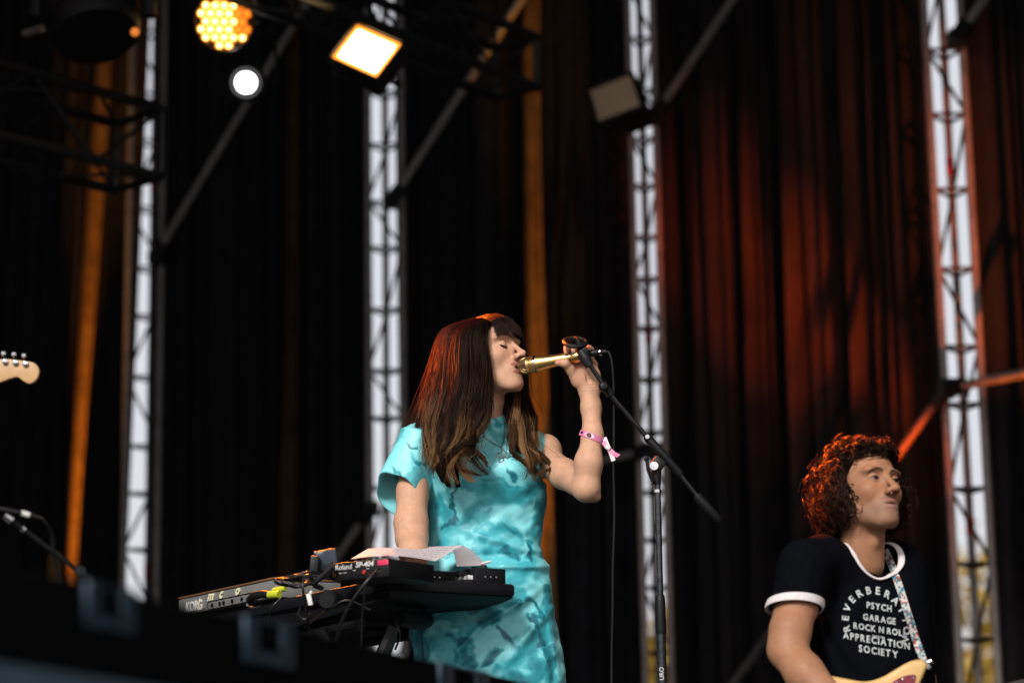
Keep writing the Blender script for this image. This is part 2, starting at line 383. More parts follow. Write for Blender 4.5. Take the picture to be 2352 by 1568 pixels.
e2 = U(318, 345, 11.4); box_truss(e2, Vector((-0.65, -0.76, 0)), 3.2, 0.34, 'dark box truss hanging at the far left')

# ------------------------------------------------------------------ stage lamps
M_lens_amber = material('amber_led_lens', (0.8, 0.5, 0.2), 0.2, emit=(1.0, 0.34, 0.03), estr=2.4)
M_lens_core = material('amber_led_core', (0.8, 0.6, 0.3), 0.2, emit=(1.0, 0.60, 0.18), estr=11.0)
M_lens_orange = material('orange_led_lens', (0.8, 0.4, 0.1), 0.2, emit=(1.0, 0.20, 0.01), estr=1.6)
M_panel = material('hot_panel', (0.9, 0.8, 0.6), 0.3, emit=(1.0, 0.66, 0.27), estr=26.0)
M_panelrim = material('hot_panel_reflector', (0.9, 0.6, 0.2), 0.3, emit=(1.0, 0.28, 0.02), estr=2.4)
M_whitespot = material('white_spot_lens', (0.9, 0.9, 0.9), 0.2, emit=(1.0, 0.98, 1.0), estr=9.0)
M_tan = material('frosted_tan_glass', (0.62, 0.42, 0.27), 0.7, 0, 0.15, 30)
M_glint = material('amber_glint_glow', (0.5, 0.2, 0.05), 0.3, emit=(1.0, 0.25, 0.02), estr=0.7)  # emissive dot painted as an orange glint on the unlit housing

def frame_to(p, q):
    z = (Vector(q) - Vector(p)).normalized(); x = Vector((0, 0, 1)).cross(z).normalized(); y = z.cross(x)
    return Matrix((x, y, z)).transposed()
def yoke(t, p, M, w_, drop, top):
    """U bracket round the lamp and a hook clamp up to the truss"""
    x = M @ Vector((1, 0, 0)); c = Vector(p); up = Vector((0, 0, 1))
    MB().tube([c + x * w_, c + x * w_ + up * drop, c - x * w_ + up * drop, c - x * w_], 0.010, 8).build('yoke', M_black, t)
    MB().tube([c + up * drop, Vector(top)], 0.012, 8).box(c + up * (drop + 0.03), (0.05, 0.05, 0.06), bev=0.006).build('hook_clamp', M_black, t)
def spot(name, p, target, col, e, size, blend=0.5, rad=0.08):
    d = bpy.data.lights.new(name, 'SPOT'); d.energy = e; d.color = col; d.spot_size = R(size); d.spot_blend = blend; d.shadow_soft_size = rad
    o = bpy.data.objects.new(name, d); COL.objects.link(o); o.location = p
    o.rotation_euler = (Vector(p) - Vector(target)).to_track_quat('Z', 'Y').to_euler(); return o

# honeycomb LED wash
pw = U(515, 50, 10.8); t = thing('led_wash_light', pw, 'round honeycomb stage light glowing gold at the top', 'stage light')
Mw = frame_to(pw, (-0.2, 0, 0.9)); fz = Mw @ Vector((0, 0, 1)); rw = 0.126
MB().lathe([(-0.26, 0), (-0.26, 0.07), (-0.2, 0.11), (-0.05, rw + 0.012), (0.0, rw + 0.014), (0.012, rw + 0.01), (0.0, rw), (-0.01, 0)], pw, fz, 36).build('housing', M_black, t)
hexes = []
for i in range(-4, 5):
    for j in range(-4, 5):
        x, y = (i + j * 0.5) * 0.043, j * 0.0372
        if math.hypot(x, y) < rw - 0.012: hexes.append((x, y))
for x, y in hexes:
    c = pw + Mw @ Vector((x, y, -0.004)); om = x > 0.05 and y > -0.07
    MB().lathe([(0, 0.0205), (0.006, 0.019), (0.011, 0.012), (0.013, 0.0)], c, fz, 12).build('lens', M_lens_orange if om else M_lens_amber, t)
    if not om: MB().lathe([(0, 0.010), (0.003, 0.006), (0.004, 0)], c + fz * 0.0125, fz, 8).build('lens_core', M_lens_core, t)
yoke(t, pw - fz * 0.1, Mw, 0.155, 0.24, pw + Vector((0, 0, 0.5)))
# white spot
ps = U(565, 190, 11.2); t = thing('white_spotlight', ps, 'small round white spotlight under the golden light', 'stage light'); Ms = frame_to(ps, (0, 0, 0.7)); fs = Ms @ Vector((0, 0, 1))
MB().lathe([(-0.3, 0), (-0.3, 0.07), (-0.22, 0.09), (-0.03, 0.098), (0.02, 0.095), (0.02, 0.072), (-0.01, 0.062), (-0.01, 0)], ps, fs, 32).build('housing', M_rubber, t)
MB().lathe([(0, 0.050), (0.012, 0.038), (0.018, 0.0)], ps - fs * 0.008, fs, 24).build('lens', M_whitespot, t)
yoke(t, ps - fs * 0.1, Ms, 0.145, 0.26, ps + Vector((-0.02, 0, 0.75)))
# rectangular lamps
def flood(corners, Y, depth, mats, label, rim, lit, top, arms=True):
    c4 = [U(x, y, Y + o) for (x, y), o in zip(corners, (0.06, 0.0, -0.05, 0.0))]; c = sum(c4, Vector()) / 4
    x = (c4[1] - c4[0]).normalized(); y = (c4[0] - c4[3]); y = (y - x * y.dot(x)).normalized(); z = x.cross(y)
    if z.y > 0: z = -z
    W = (c4[1] - c4[0]).length; H = (c4[0] - c4[3]).length; M = Matrix((x, y, x.cross(y))).transposed(); sg = 1 if (x.cross(y)).y < 0 else -1
    t = thing('flood_light', c, label, 'stage light')
    m = MB(); e = rim
    m.box(c - z * (depth / 2 + 0.012), (W + 2 * e, H + 2 * e, depth), M, 0.012)
    for sx in (-1, 1): m.box(c + x * sx * (W / 2 + e / 2), (e, H + 2 * e, 0.05), M, 0.004)
    for sy in (-1, 1): m.box(c + y * sy * (H / 2 + e / 2), (W, e, 0.05), M, 0.004)
    m.build('housing', M_black, t)
    MB().box(c, (W, H, 0.012), M, 0.005).build('reflector' if lit else 'glass', mats[0], t)
    if lit:
        MB().box(c + z * 0.008, (W * 0.80, H * 0.76, 0.012), M, 0.005).build('lamp_panel', mats[1], t)
        for k in range(2): MB().box(c + y * (k - 0.5) * H * 0.3 + z * 0.017, (W * 0.8, 0.004, 0.004), M).build('tube_guard', mats[1], t)
    else:
        for k in range(3): MB().box(c - z * (depth + 0.02) + x * (k - 1) * W * 0.3, (0.012, H, 0.02), M, 0.003).build('cooling_fin', M_black, t)
    MB().tube([c + x * (W / 2 + e + 0.01) - z * 0.05, c + x * (W / 2 + e + 0.02) - z * (depth + 0.06), c - x * (W / 2 + e + 0.02) - z * (depth + 0.06), c - x * (W / 2 + e + 0.01) - z * 0.05], 0.010, 8).tube([c - z * (depth + 0.06), Vector(top)], 0.012, 8).build('yoke', M_black, t)
    return t, c, z
flood([(813, 57), (917, 103), (871, 183), (772, 141)], 10.6, 0.10, (M_panelrim, M_panel), 'rectangular floodlight burning white and orange above the singer', 0.012, True, U(850, -20, 11.0))
flood([(1347, 214), (1441, 177), (1479, 242), (1388, 277)], 13.2, 0.22, (M_tan, None), 'unlit floodlight with a tan glass front on the third tower', 0.02, False, U(1510, 262, 14.2))
# big dark moving head, top left
pb = U(212, 40, 9.8); t = thing('moving_head_light', pb, 'large dark unlit moving head lamp in the top left corner', 'stage light')
ax = Vector((0.25, -0.35, -1.0)).normalized()
MB().lathe([(-0.2, 0), (-0.2, 0.13), (-0.12, 0.185), (0.07, 0.195), (0.11, 0.18), (0.12, 0.0)], pb, ax, 36).build('head', M_rubber, t)
MB().lathe([(-0.02, 0.197), (-0.015, 0.203), (0.015, 0.203), (0.02, 0.197)], pb, ax, 36).build('cooling_ring', M_rubber, t)
MB().tube([pb + Vector((-0.24, 0, 0)), pb + Vector((-0.25, 0, 0.4)), pb + Vector((0.25, 0, 0.4)), pb + Vector((0.24, 0, 0))], 0.035, 10).build('yoke', M_rubber, t)
MB().box(pb + Vector((0, 0, 0.5)), (0.36, 0.3, 0.16), bev=0.02).build('base_box', M_rubber, t)
MB().lathe([(0, 0.019), (0.006, 0.014), (0.008, 0)], U(310, 74, 9.62), (0, -1, -0.15), 14).build('glint', M_glint, t)
MB().tube([U(58, 78, 10.2), U(98, 66, 10.1)], 0.018, 8).build('handle', M_steel, t)

# light that these lamps throw
spot('wash_beam', pw + fz * 0.05, U(1110, 770, 6.85), (1.0, 0.22, 0.016), 1300, 5, 0.8, 0.10)
spot('wash_beam_rig', pw + fz * 0.05, U(690, 1335, 6.45), (1.0, 0.22, 0.016), 2600, 5.5, 0.6, 0.10)
# two more washes of the same kind hang left of the picture and give the red edge light
def wash(p, target, label):
    t = thing('led_wash_light', p, label, 'stage light'); M2 = frame_to(p, target); f2 = M2 @ Vector((0, 0, 1))
    MB().lathe([(-0.26, 0), (-0.26, 0.07), (-0.2, 0.11), (-0.05, 0.138), (0.0, 0.14), (0.0, 0.126), (-0.01, 0)], p, f2, 28).build('housing', M_black, t)
    for x, y in hexes[::2]: MB().lathe([(0, 0.0205), (0.011, 0.012), (0.013, 0.0)], p + M2 @ Vector((x, y, -0.004)), f2, 10).build('lens', M_lens_orange, t)
    yoke(t, p - f2 * 0.1, M2, 0.155, 0.24, p + Vector((0, 0, 0.7))); return p + f2 * 0.05
hs_ = U(1024, 815, 6.85); hm_ = U(1940, 1130, 6.25)
spot('edge_beam', wash(Vector((-4.3, 8.6, 3.8)), hs_, 'round stage light hanging far outside the left edge, aimed at the singer'), hs_, (1.0, 0.15, 0.008), 70000, 4.3, 0.9, 0.10)
spot('edge_beam_guitarist', wash(Vector((-2.5, 9.5, 4.6)), hm_, 'round stage light just outside the left edge, aimed at the guitarist'), hm_, (1.0, 0.11, 0.006), 9000, 6, 0.7, 0.10)
# floor lamps behind the backline (below the picture edge) that wash the drapes
def floor_par(p, target, col, e, size, label, blend=0.8):
    p = Vector(p); t = thing('floor_par_light', p - Vector((0, 0, p.z)), label, 'stage light', 'par lights on the stage floor'); M = frame_to(p, target); f = M @ Vector((0, 0, 1))
    MB().lathe([(-0.2, 0), (-0.2, 0.06), (-0.12, 0.1), (0.0, 0.105), (0.0, 0.09), (-0.03, 0.085), (-0.03, 0)], p, f, 24).build('can', M_black, t)
    MB().lathe([(0, 0.084), (0.008, 0.05), (0.01, 0)], p - f * 0.028, f, 20).build('lens', M_lens_amber, t)
    MB().tube([p + M @ Vector((0.13, 0, -0.1)), (p.x + 0.13, p.y, 0.02), (p.x - 0.13, p.y, 0.02), p + M @ Vector((-0.13, 0, -0.1))], 0.012, 8).build('floor_yoke', M_black, t)
    spot('par_beam', p + f * 0.02, target, col, e, size, blend, 0.05)
q = U(198, 784, 16.0); floor_par((q.x - .02, 15.55, 0.28), (q.x, 15.93, 3.6), (1.0, 0.34, 0.010), 4600, 10, 'amber par can on the floor under the far left drape', 1.0)
q = U(1238, 784, 14.75); floor_par((q.x, 14.3, 0.28), (q.x, 14.68, 3.8), (1.0, 0.34, 0.010), 2400, 10, 'amber par can on the floor behind the singer', 1.0)
floor_par((2.2, 10.6, 0.28), U(1690, 640, 14.2), (1.0, 0.085, 0.006), 2300, 11, 'red par can on the floor left of the guitarist', 1.0)
floor_par((2.7, 10.8, 0.28), U(1850, 600, 13.8), (1.0, 0.085, 0.006), 4000, 10, 'red par can on the floor behind the guitarist', 1.0)
floor_par((2.0, 10.4, 0.28), U(1880, 850, 13.6), (1.0, 0.17, 0.015), 280, 26, 'dim orange par can on the floor between the red ones', 1.0)
floor_par((3.3, 9.4, 0.28), U(2360, 620, 12.6), (1.0, 0.16, 0.01), 1800, 18, 'orange par can on the floor at the right')

# ------------------------------------------------------------------ trees behind the stage, seen low in the gaps
M_leaf = material('yellow_green_leaves', (0.42, 0.27, 0.03), 0.6, 0, 0.5, 2.5, trans=0.35)
M_bark = material('bark', (0.09, 0.065, 0.045), 0.9, 0, 0.4, 10, 0.5, 40)
def tree(x, y, h, w_, label, seed):
    g = np.random.default_rng(seed); t = thing('autumn_tree', (x, y, -1.5), label, 'tree', 'trees behind the stage')
    m = MB().tube([(x, y, -1.5), (x + 0.05, y, 0.2), (x - 0.04, y, h * 0.6), (x, y, h * 0.9)], [0.13, 0.10, 0.06, 0.02], 9)
    for k in range(10):
        a = g.uniform(0, 6.28); z0 = g.uniform(0.1, h * 0.7); r = g.uniform(0.4, 0.9) * w_
        m.tube([(x, y, z0), (x + math.cos(a) * r * 0.5, y + math.sin(a) * r * 0.5, z0 + 0.4), (x + math.cos(a) * r, y + math.sin(a) * r, z0 + 0.8)], [0.04, 0.025, 0.008], 6)
    m.build('trunk', M_bark, t)
    n = 5200; cl = g.normal(size=(70, 3)); cl /= np.linalg.norm(cl, axis=1, keepdims=True); cl *= g.uniform(0.35, 1.0, (70, 1)) ** 0.5 * np.array([w_, w_, h * 0.62]); cl += np.array([x, y, h * 0.36])
    c = cl[g.integers(0, 70, n)] + g.normal(size=(n, 3)) * 0.17 * w_; a = g.normal(size=(n, 3)); b = g.normal(size=(n, 3)); a /= np.linalg.norm(a, axis=1, keepdims=True); b -= a * (a * b).sum(1, keepdims=True); b /= np.linalg.norm(b, axis=1, keepdims=True)
    s = g.uniform(0.09, 0.17, (n, 1)); V = np.stack([c - a * s, c + b * s * 0.5, c + a * s, c - b * s * 0.5], 1).reshape(-1, 3)
    link('crown', np_mesh('crown', V, np.arange(n * 4).reshape(n, 4), smooth=False), M_leaf, t)
q = U(2245, 1258, 36); tree(q.x, 36, q.z, 1.5, 'yellow green tree seen low through the right hand gap', 31)
q = U(1505, 1420, 38); tree(q.x, 38, q.z, 1.5, 'yellow green tree seen low behind the microphone stand', 32)
q = U(325, 1490, 40); tree(q.x, 40, q.z, 1.5, 'yellow green tree low behind the leftmost tower', 33)
# ------------------------------------------------------------------ people
M_skin = material('skin', (0.6, 0.4, 0.3), 0.50, 0, 0.12, 70, 0.35, 420, spec=0.25, attr='tint', sss=0.12)
M_hair = material('hair_strands', (0.05, 0.03, 0.02), 0.40, 0, 0.0, spec=0.38, attr='tint', trans=0.36)
_n = M_hair.node_tree.nodes; _l = M_hair.node_tree.links          # light passing through a strand comes out stronger and redder than what it reflects
_tr = [x for x in _n if x.type == 'BSDF_TRANSLUCENT'][0]; _src = _tr.inputs[0].links[0].from_socket; _mx = _n.new('ShaderNodeMix'); _mx.data_type = 'RGBA'; _mx.blend_type = 'MULTIPLY'; _mx.inputs[0].default_value = 1; _mx.inputs[7].default_value = (.17, .065, .035, 1); _mx.inputs[6].default_value = (1, 1, 1, 1); _l.new(_mx.outputs[2], _tr.inputs[0])
_n['Principled BSDF'].inputs['Specular Tint'].default_value = (.75, .5, .4, 1)
M_under = material('under_hair', (.006, .004, .004), 1.0, spec=0.0, attr='tint')
M_eyew = material('eyeball', (0.5, 0.48, 0.46), 0.2, attr='tint')
M_lash = material('eyeliner_black', (0.008, 0.007, 0.008), 0.5)
M_teeth = material('teeth', (0.65, 0.62, 0.55), 0.3)

def rotm(yaw, pitch, roll=0.0):
    """local x forward, y to the person's left, z up -> world; yaw from +X towards the camera"""
    return np.array((Matrix.Rotation(-R(yaw), 3, 'Z') @ Matrix.Rotation(-R(pitch), 3, 'Y') @ Matrix.Rotation(R(roll), 3, 'X')))

def facewarp(P, k):
    P = P.copy(); z = P[:, 2]; c = .84 if k > 1.1 else .90; P[:, 2] = np.where(z < -.03, -.03 + (z + .03) / k, np.where(z > .03, .03 + (z - .03) / c, z)); return P
def head_sdf(P0, male, mo, neck_to, slit=0.0):
    P = facewarp(P0, 1.03 if male else 1.15)
    Q = P.copy(); Q[:, 1] = np.abs(Q[:, 1]); L = P.copy(); L[:, 0] += 9.0 * P[:, 1] ** 2
    j = 1.04 if male else 1.0
    d = smin(ell(P, (-.014, 0, .034), (.094, .074, .080)), ell(P, (.018, 0, -.028), (.064, .056 * j, .078)), .03)
    d = smin(d, cap(Q, (-.012, .047 * j, -.052), (.054, .017 * j, -.099), .017, .014), .028)
    d = smin(d, ell(P, (.066, 0, -.100), (.017, .020 * j, .015)), .018)
    d = smin(d, ell(Q, (.046, .038, -.027), (.027, .022, .022)), .018)
    d = smin(d, ell(Q, (.066, .026, .018), (.020 * j, .030, .010)), .014)
    d = smin(d, ell(P, (.060, 0, -.068), (.0245, .030, .028)), .018)
    d = smax(d, -ell(Q, (.093, .031, -.001), (.021, .018, .0125)), .012)
    lid = np.linalg.norm(Q - np.array([.0665, .031, -.002]), axis=1) - .0142
    if slit: lid = smax(lid, -ell(Q, (.082, .031, -.003), (.012, .0125, slit)), .0015)
    else: lid = smax(lid, -ell(Q, (.0815, .031, -.0085), (.004, .0135, .0010)), .0012)
    d = smin(d, lid, .005)
    nw = 1.18 if male else 1.0
    d = smin(d, cap(P, (.079, 0, .008), (.1065, 0, -.035), .0058 * nw, .0072 * nw), .012)
    d = smin(d, ell(P, (.1085, 0, -.0378), (.0096, .0092 * nw, .0082)), .006)
    d = smin(d, ell(Q, (.0935, .0108 * nw, -.0405), (.0115, .0066, .0072)), .008)
    d = smax(d, -ell(Q, (.0985, .0066 * nw, -.0490), (.0055, .0034, .0040)), .003)
    d = smax(d, -ell(P, (.095, 0, -.0545), (.006, .0035, .006)), .004)
    up, dn = mo * 0.45, mo * 0.8
    d = smin(d, ell(L, (.0806, 0, -.0605 + up), (.0082, .0235, .0048)), .004)
    d = smin(d, ell(L, (.0792, 0, -.0735 - dn), (.0080, .0205, .0058)), .004)
    d = smax(d, -ell(L, (.095, 0, -.067), (.018, .0195, max(mo, .0011))), .002)
    d = smin(d, ell(Q, (-.010, .0745, -.012), (.017, .007, .029)), .006)
    nk = cap(P0, (-.020, 0, -.050), neck_to, .049 * j, .054 * j)
    d = smin(d, nk, .018)
    if male: d = smin(d, ell(P0, np.array([.022, 0, -.10]) * .55 + np.array(neck_to) * .45 + np.array([.012, 0, 0]), (.014, .012, .018)), .015)
    return d

def face_tint(P, base, male, mo):
    P = facewarp(P, 1.03 if male else 1.15)
    n = len(P); C = np.tile(np.asarray(base, float), (n, 1)); L = P.copy(); L[:, 0] += 9.0 * P[:, 1] ** 2; ay = np.abs(P[:, 1])
    def mixc(m, col): C[:] = C * (1 - m[:, None]) + np.asarray(col) * m[:, None]
    sm = lambda x, a, b: np.clip((x - a) / (b - a), 0, 1) ** 2 * (3 - 2 * np.clip((x - a) / (b - a), 0, 1))
    blot = fbm(P * 38, 4, 3)
    C *= (0.84 + 0.32 * blot)[:, None]; C *= (0.93 + 0.14 * fbm(P * 170, 2, 8))[:, None]
    chk = np.exp(-(((P[:, 0] - .06) / .03) ** 2 + ((ay - .038) / .02) ** 2 + ((P[:, 2] + .03) / .02) ** 2)); mixc(0.35 * chk, np.asarray(base) * np.array([1.02, .78, .74]))
    nose = np.exp(-(((P[:, 0] - .105) / .014) ** 2 + (P[:, 1] / .015) ** 2 + ((P[:, 2] + .036) / .014) ** 2)); mixc(0.35 * nose, np.asarray(base) * np.array([1.0, .78, .74]))
    if male:
        beard = sm(-P[:, 2] - .25 * ay, .030, .066) * sm(P[:, 0], -.005, .04) * (1 - sm(-P[:, 2], .108, .13)); mixc(0.40 * beard * (0.6 + 0.6 * blot), (0.13, 0.10, 0.09))
        mou = np.exp(-(((P[:, 2] + .055) / .006) ** 2 + (ay / .026) ** 4)) * (P[:, 0] > .07); mixc(0.35 * mou, (0.10, 0.08, 0.07))
        br = np.exp(-(((P[:, 2] - .0195 + 22 * (ay - .026) ** 2) / .0042) ** 2)) * sm(ay, .009, .013) * (1 - sm(ay, .044, .050)) * (P[:, 0] > .05); mixc(1.0 * br, (0.012, 0.009, 0.008))
    up, dn = mo * 0.45, mo * 0.8
    lu = ell(L, (.0825, 0, -.0605 + up), (.0105, .0240, .0054)); ld = ell(L, (.0812, 0, -.0735 - dn), (.0105, .0215, .0064))
    lip = np.clip(1 - np.minimum(lu, ld) / .0018, 0, 1) * (P[:, 0] > .06); lc = (0.34, 0.15, 0.13) if male else (0.36, 0.11, 0.10)
    mixc(np.clip(lip, 0, 1) * (0.6 if male else 0.9), lc)
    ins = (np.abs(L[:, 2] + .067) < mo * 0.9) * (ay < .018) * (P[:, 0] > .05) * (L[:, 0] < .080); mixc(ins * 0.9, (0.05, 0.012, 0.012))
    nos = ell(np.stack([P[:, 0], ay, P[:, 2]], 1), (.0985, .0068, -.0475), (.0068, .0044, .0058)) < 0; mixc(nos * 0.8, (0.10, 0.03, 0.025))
    eye = np.exp(-(((P[:, 0] - .078) / .014) ** 2 + ((ay - .031) / .02) ** 2 + ((P[:, 2] + .001) / .012) ** 2)); mixc(0.25 * eye, np.asarray(base) * np.array([.85, .72, .70]))  # shading round the eyes put into the skin tint
    return np.clip(C, 0, 1)

# ================================================================== the singer
SKIN1 = (0.61, 0.345, 0.225)
RH = rotm(37, 15, 0); HS = 1.03
nose_w = un(1206, 808, 6.735); HC = nose_w - RH @ (np.array([.1175, 0, -.038]) * HS)
def HL(p): return HC + RH @ (np.asarray(p, float) * HS)          # head-local -> world
singer = thing('person', (U(1115, 1400, 6.88).x, 6.88, 0.603), 'woman in a turquoise dress singing into a gold microphone with closed eyes', 'person')
N0 = un(1112, 992, 6.875); nk_l = RH.T @ (N0 - HC) / HS
V, F = surf(lambda P: head_sdf(P, False, .0042, nk_l), (-.13, -.11, -.30), (.14, .11, .14), .0019)
ct = face_tint(V, SKIN1, False, .0042); mole = np.linalg.norm(V - np.array([.012, -.058, -.062]), axis=1); ct = np.where((mole < .0028)[:, None], np.array([[.12, .05, .04]]), ct)
parts = [(HC + (V * HS) @ RH.T, F, ct)]

# left arm, raised, and the hand closed round the microphone (palm to the camera)
YH = 6.675
def hq(px, py, dy): return un(px, py, YH + dy)
shL = un(1238, 1045, 6.93); elL = un(1347, 1121, 6.66); wrL = un(1354, 901, YH + .018)
def armL(P):
    fa = [elL, un(1352, 1062, 6.655), un(1361, 1000, 6.665), un(1358, 935, 6.685), wrL]
    d = chain(P, fa, [.0370, .0365, .0275, .0262, .0250], .02)
    d = smin(d, chain(P, [shL, un(1295, 1088, 6.79), elL], [.045, .041, .0365], .02), .014)
    d = smin(d, ell(P, un(1366, 1142, 6.668), (.017, .020, .013)), .012)
    d = smin(d, ell(P, un(1250, 1032, 6.91), (.050, .046, .046)), .03)
    return d
def handL(P):
    d = cap(P, wrL, un(1352, 878, YH + .022), .0235, .026)
    d = smin(d, cap(P, un(1343, 897, YH + .018), un(1339, 870, YH + .018), .0165, .020), .015)
    d = smin(d, cap(P, un(1365, 893, YH + .020), un(1363, 866, YH + .020), .0155, .018), .015)
    d = smin(d, ell(P, hq(1350, 862, .024), (.031, .017, .034)), .015)
    d = smin(d, ell(P, hq(1352, 838, .030), (.027, .014, .020)), .012)
    d = smin(d, ell(P, hq(1331, 871, .008), (.020, .018, .030), np.array(Matrix.Rotation(R(-22), 3, 'Y'))), .012)
    d = smin(d, ell(P, hq(1367, 868, .014), (.013, .016, .030)), .012)
    d = smax(d, -cap(P, hq(1347, 846, -.004), hq(1352, 884, .001), .0035, .003), .010)
    th = chain(P, [hq(1326, 875, .012), hq(1310, 849, -.006), hq(1298, 834, -.022), hq(1281, 833, -.024)], [.0175, .0125, .0115, .0085], .008)
    d = smin(d, th, .009)
    for x0, x1, tx, ty, r, dz in ((1330, 1306, 1301, 810, .0085, -.006), (1342, 1321, 1317, 808, .0088, -.009), (1354, 1341, 1337, 803, .0085, -.010), (1364, 1357, 1352, 802, .0075, -.006)):
        fg = chain(P, [hq(x0, 843, .030), hq(x1, 822, .034), hq(x1 + 1, 803, .024), hq(tx + 1, 799, .006), hq(tx, ty, dz)], [.0105, r + .001, r + .0005, r, r - .0012], .005)
        d = smin(d, fg, .004)
    return d
fL = lambda P: smin(armL(P), handL(P), .014)
V, F = surf(fL, np.minimum(shL, wrL) - [.12, .15, .20], np.maximum(shL, elL) + [.14, .14, .45], .0024)
def arm_tint(V, base, seed):
    b = fbm(V * 30, 4, seed); c = np.tile(np.asarray(base), (len(V), 1)) * (0.9 + 0.2 * b)[:, None]; return c
AV_, AF_ = V, F
ct = arm_tint(V, SKIN1, 5)
qx, qy = projq(V); pink = np.exp(-(((qy - 806) / 14) ** 2)) * (qx < 1400) + 0.7 * np.exp(-(((qx - 1281) / 12) ** 2 + ((qy - 833) / 10) ** 2)) + 0.35 * np.exp(-(((qx - 1331) / 14) ** 2 + ((qy - 868) / 20) ** 2))
ct = ct * (1 - 0.35 * np.clip(pink, 0, 1)[:, None] * np.array([0, .55, .55]))
for y0, x0, x1 in ((884, 1338, 1378), (890, 1345, 1376), (898, 1336, 1380)):       # wrist creases
    m = np.exp(-(((qy - y0 + (qx - x0) * 0.06) / 1.0) ** 2)) * (qx > x0) * (qx < x1); ct = ct * (1 - .25 * m[:, None])
parts.append((V, F, ct))

# right arm, hanging to the keys
shR = un(953, 1025, 6.80); elR = un(946, 1236, 6.74); wrR = un(962, 1296, 6.60)
def armR(P):
    d = chain(P, [shR, un(948, 1130, 6.78), un(944, 1200, 6.755), elR], [.038, .043, .045, .043], .02)
    d = smin(d, chain(P, [elR, un(950, 1268, 6.68), wrR], [.042, .038, .026], .02), .02)
    hd = wrR + np.array([-.02, -.055, -.014])
    d = smin(d, ell(P, hd, (.042, .042, .016)), .015)
    for k in range(5):
        a = R(-130 + k * 18); v = np.array([math.cos(a), math.sin(a), 0]); b = hd + v * .038; ln = (.05, .062, .066, .060, .045)[k]
        d = smin(d, chain(P, [b, b + v * ln * .5 + np.array([0, 0, .006]), b + v * ln + np.array([0, 0, -.016])], [.0095, .0085, .007], .005), .004)
    return d
V, F = surf(armR, np.minimum(shR, wrR) - [.12, .22, .12], np.maximum(shR, wrR) + [.2, .1, .1], .003)
parts.append((V, F, arm_tint(V, SKIN1, 9)))
# torso and legs under the dress, coarse
pel = un(1112, 1420, 6.90)
def torso(P):
    d = chain(P, [N0 + [0, .01, -.06], un(1113, 1200, 6.90), pel], [.085, .085, .12], .05)
    d = smin(d, cap(P, shR + [.03, .02, -.01], shL + [-.03, -.01, -.01], .04, .04), .05)
    for s in (-1, 1):
        d = smin(d, chain(P, [pel + [s * .07, 0, -.06], np.array([pel[0] + s * .09, 6.87, 1.07]), np.array([pel[0] + s * .10, 6.91, .66])], [.095, .058, .040], .03), .03)
        d = smin(d, cap(P, (pel[0] + s * .10, 6.90, .642), (pel[0] + s * .12, 6.76, .632), .038, .028), .02)
    return smax(d, .606 - P[:, 2], .005)
V, F = surf(torso, (pel[0] - .36, 6.55, .58), (pel[0] + .40, 7.2, 2.02), .012)
parts.append((V, F, arm_tint(V, SKIN1, 11)))
BV, BF, BC = join(parts)
link('body', np_mesh('body', BV, BF, BC), M_skin, singer)
# closed lids: a drawn liner wing and lashes along each lid, a glimpse of teeth
def lidline(s):
    m = MB(); pts = []
    for k in range(11):
        u = k / 10; y = .0175 + u * .0285; zz = -.0085 - .0028 * math.sin(u * math.pi) + (.0042 * max(0, u - .7) / .3)
        ry = y - .031; xx = .0665 + math.sqrt(max(.0147 ** 2 - ry ** 2 - (zz + .002) ** 2, 1e-6)) if abs(ry) < .0125 else .0735 - (abs(ry) - .0125) * .9
        pts.append(Vector(HL((xx + .0005, s * y, zz))))
    m.tube(pts, [.0008, .0014, .0018, .0021, .0023, .0025, .0026, .0027, .0027, .0021, .0008], 6)
    for k in range(2, 10):
        p = pts[k]; d = Vector(RH @ np.array([.006, s * .0035 * (k / 10), -.0038])); m.tube([p, p + d * .6, p + d * 0.95 + Vector((0, 0, .0012))], [.0006, .0005, .0002], 4)
    return m
for s in (-1, 1): lidline(s).build('eyelashes', M_lash, singer)
tm = MB()
for k in range(-4, 5): tm.box(HL((.076 - 11 * (k * .0037) ** 2, k * .0037, -.0695)), (.003, .0034, .0058), Matrix(RH.tolist()), .0007)
tm.build('teeth', M_teeth, singer)

# ---- hair
def ys(o): return 6.80 + o
def guide(pts, n): return spline([un(a, b, ys(c)) for a, b, c in pts], n)
NP = 22
near = [guide(g, NP) for g in (
    [(1136, 734, -.02), (1118, 752, -.065), (1114, 790, -.083), (1121, 835, -.088), (1127, 880, -.085), (1122, 930, -.09), (1110, 975, -.10), (1098, 1015, -.115), (1106, 1062, -.13)],
    [(1130, 729, .0), (1105, 748, -.075), (1100, 790, -.098), (1104, 840, -.105), (1100, 900, -.105), (1090, 955, -.12), (1082, 1000, -.13), (1068, 1045, -.145), (1086, 1095, -.15)],
    [(1124, 727, .0), (1082, 748, -.078), (1070, 790, -.102), (1071, 850, -.11), (1066, 915, -.112), (1054, 970, -.125), (1048, 1020, -.14), (1040, 1065, -.15), (1052, 1112, -.15)],
    [(1115, 727, .0), (1058, 752, -.065), (1042, 795, -.085), (1038, 855, -.092), (1032, 915, -.095), (1020, 970, -.11), (1014, 1020, -.12), (1010, 1065, -.13), (1028, 1108, -.135)],
    [(1105, 728, .01), (1040, 755, -.04), (1020, 800, -.05), (1012, 855, -.055), (1002, 910, -.055), (994, 960, -.07), (992, 1005, -.085), (990, 1050, -.10), (1004, 1085, -.11)],
    [(1095, 729, .02), (1028, 757, .0), (1008, 800, .0), (998, 850, .005), (984, 900, .01), (966, 945, .015), (948, 975, .02), (930, 1000, .02), (916, 1022, .02)])]
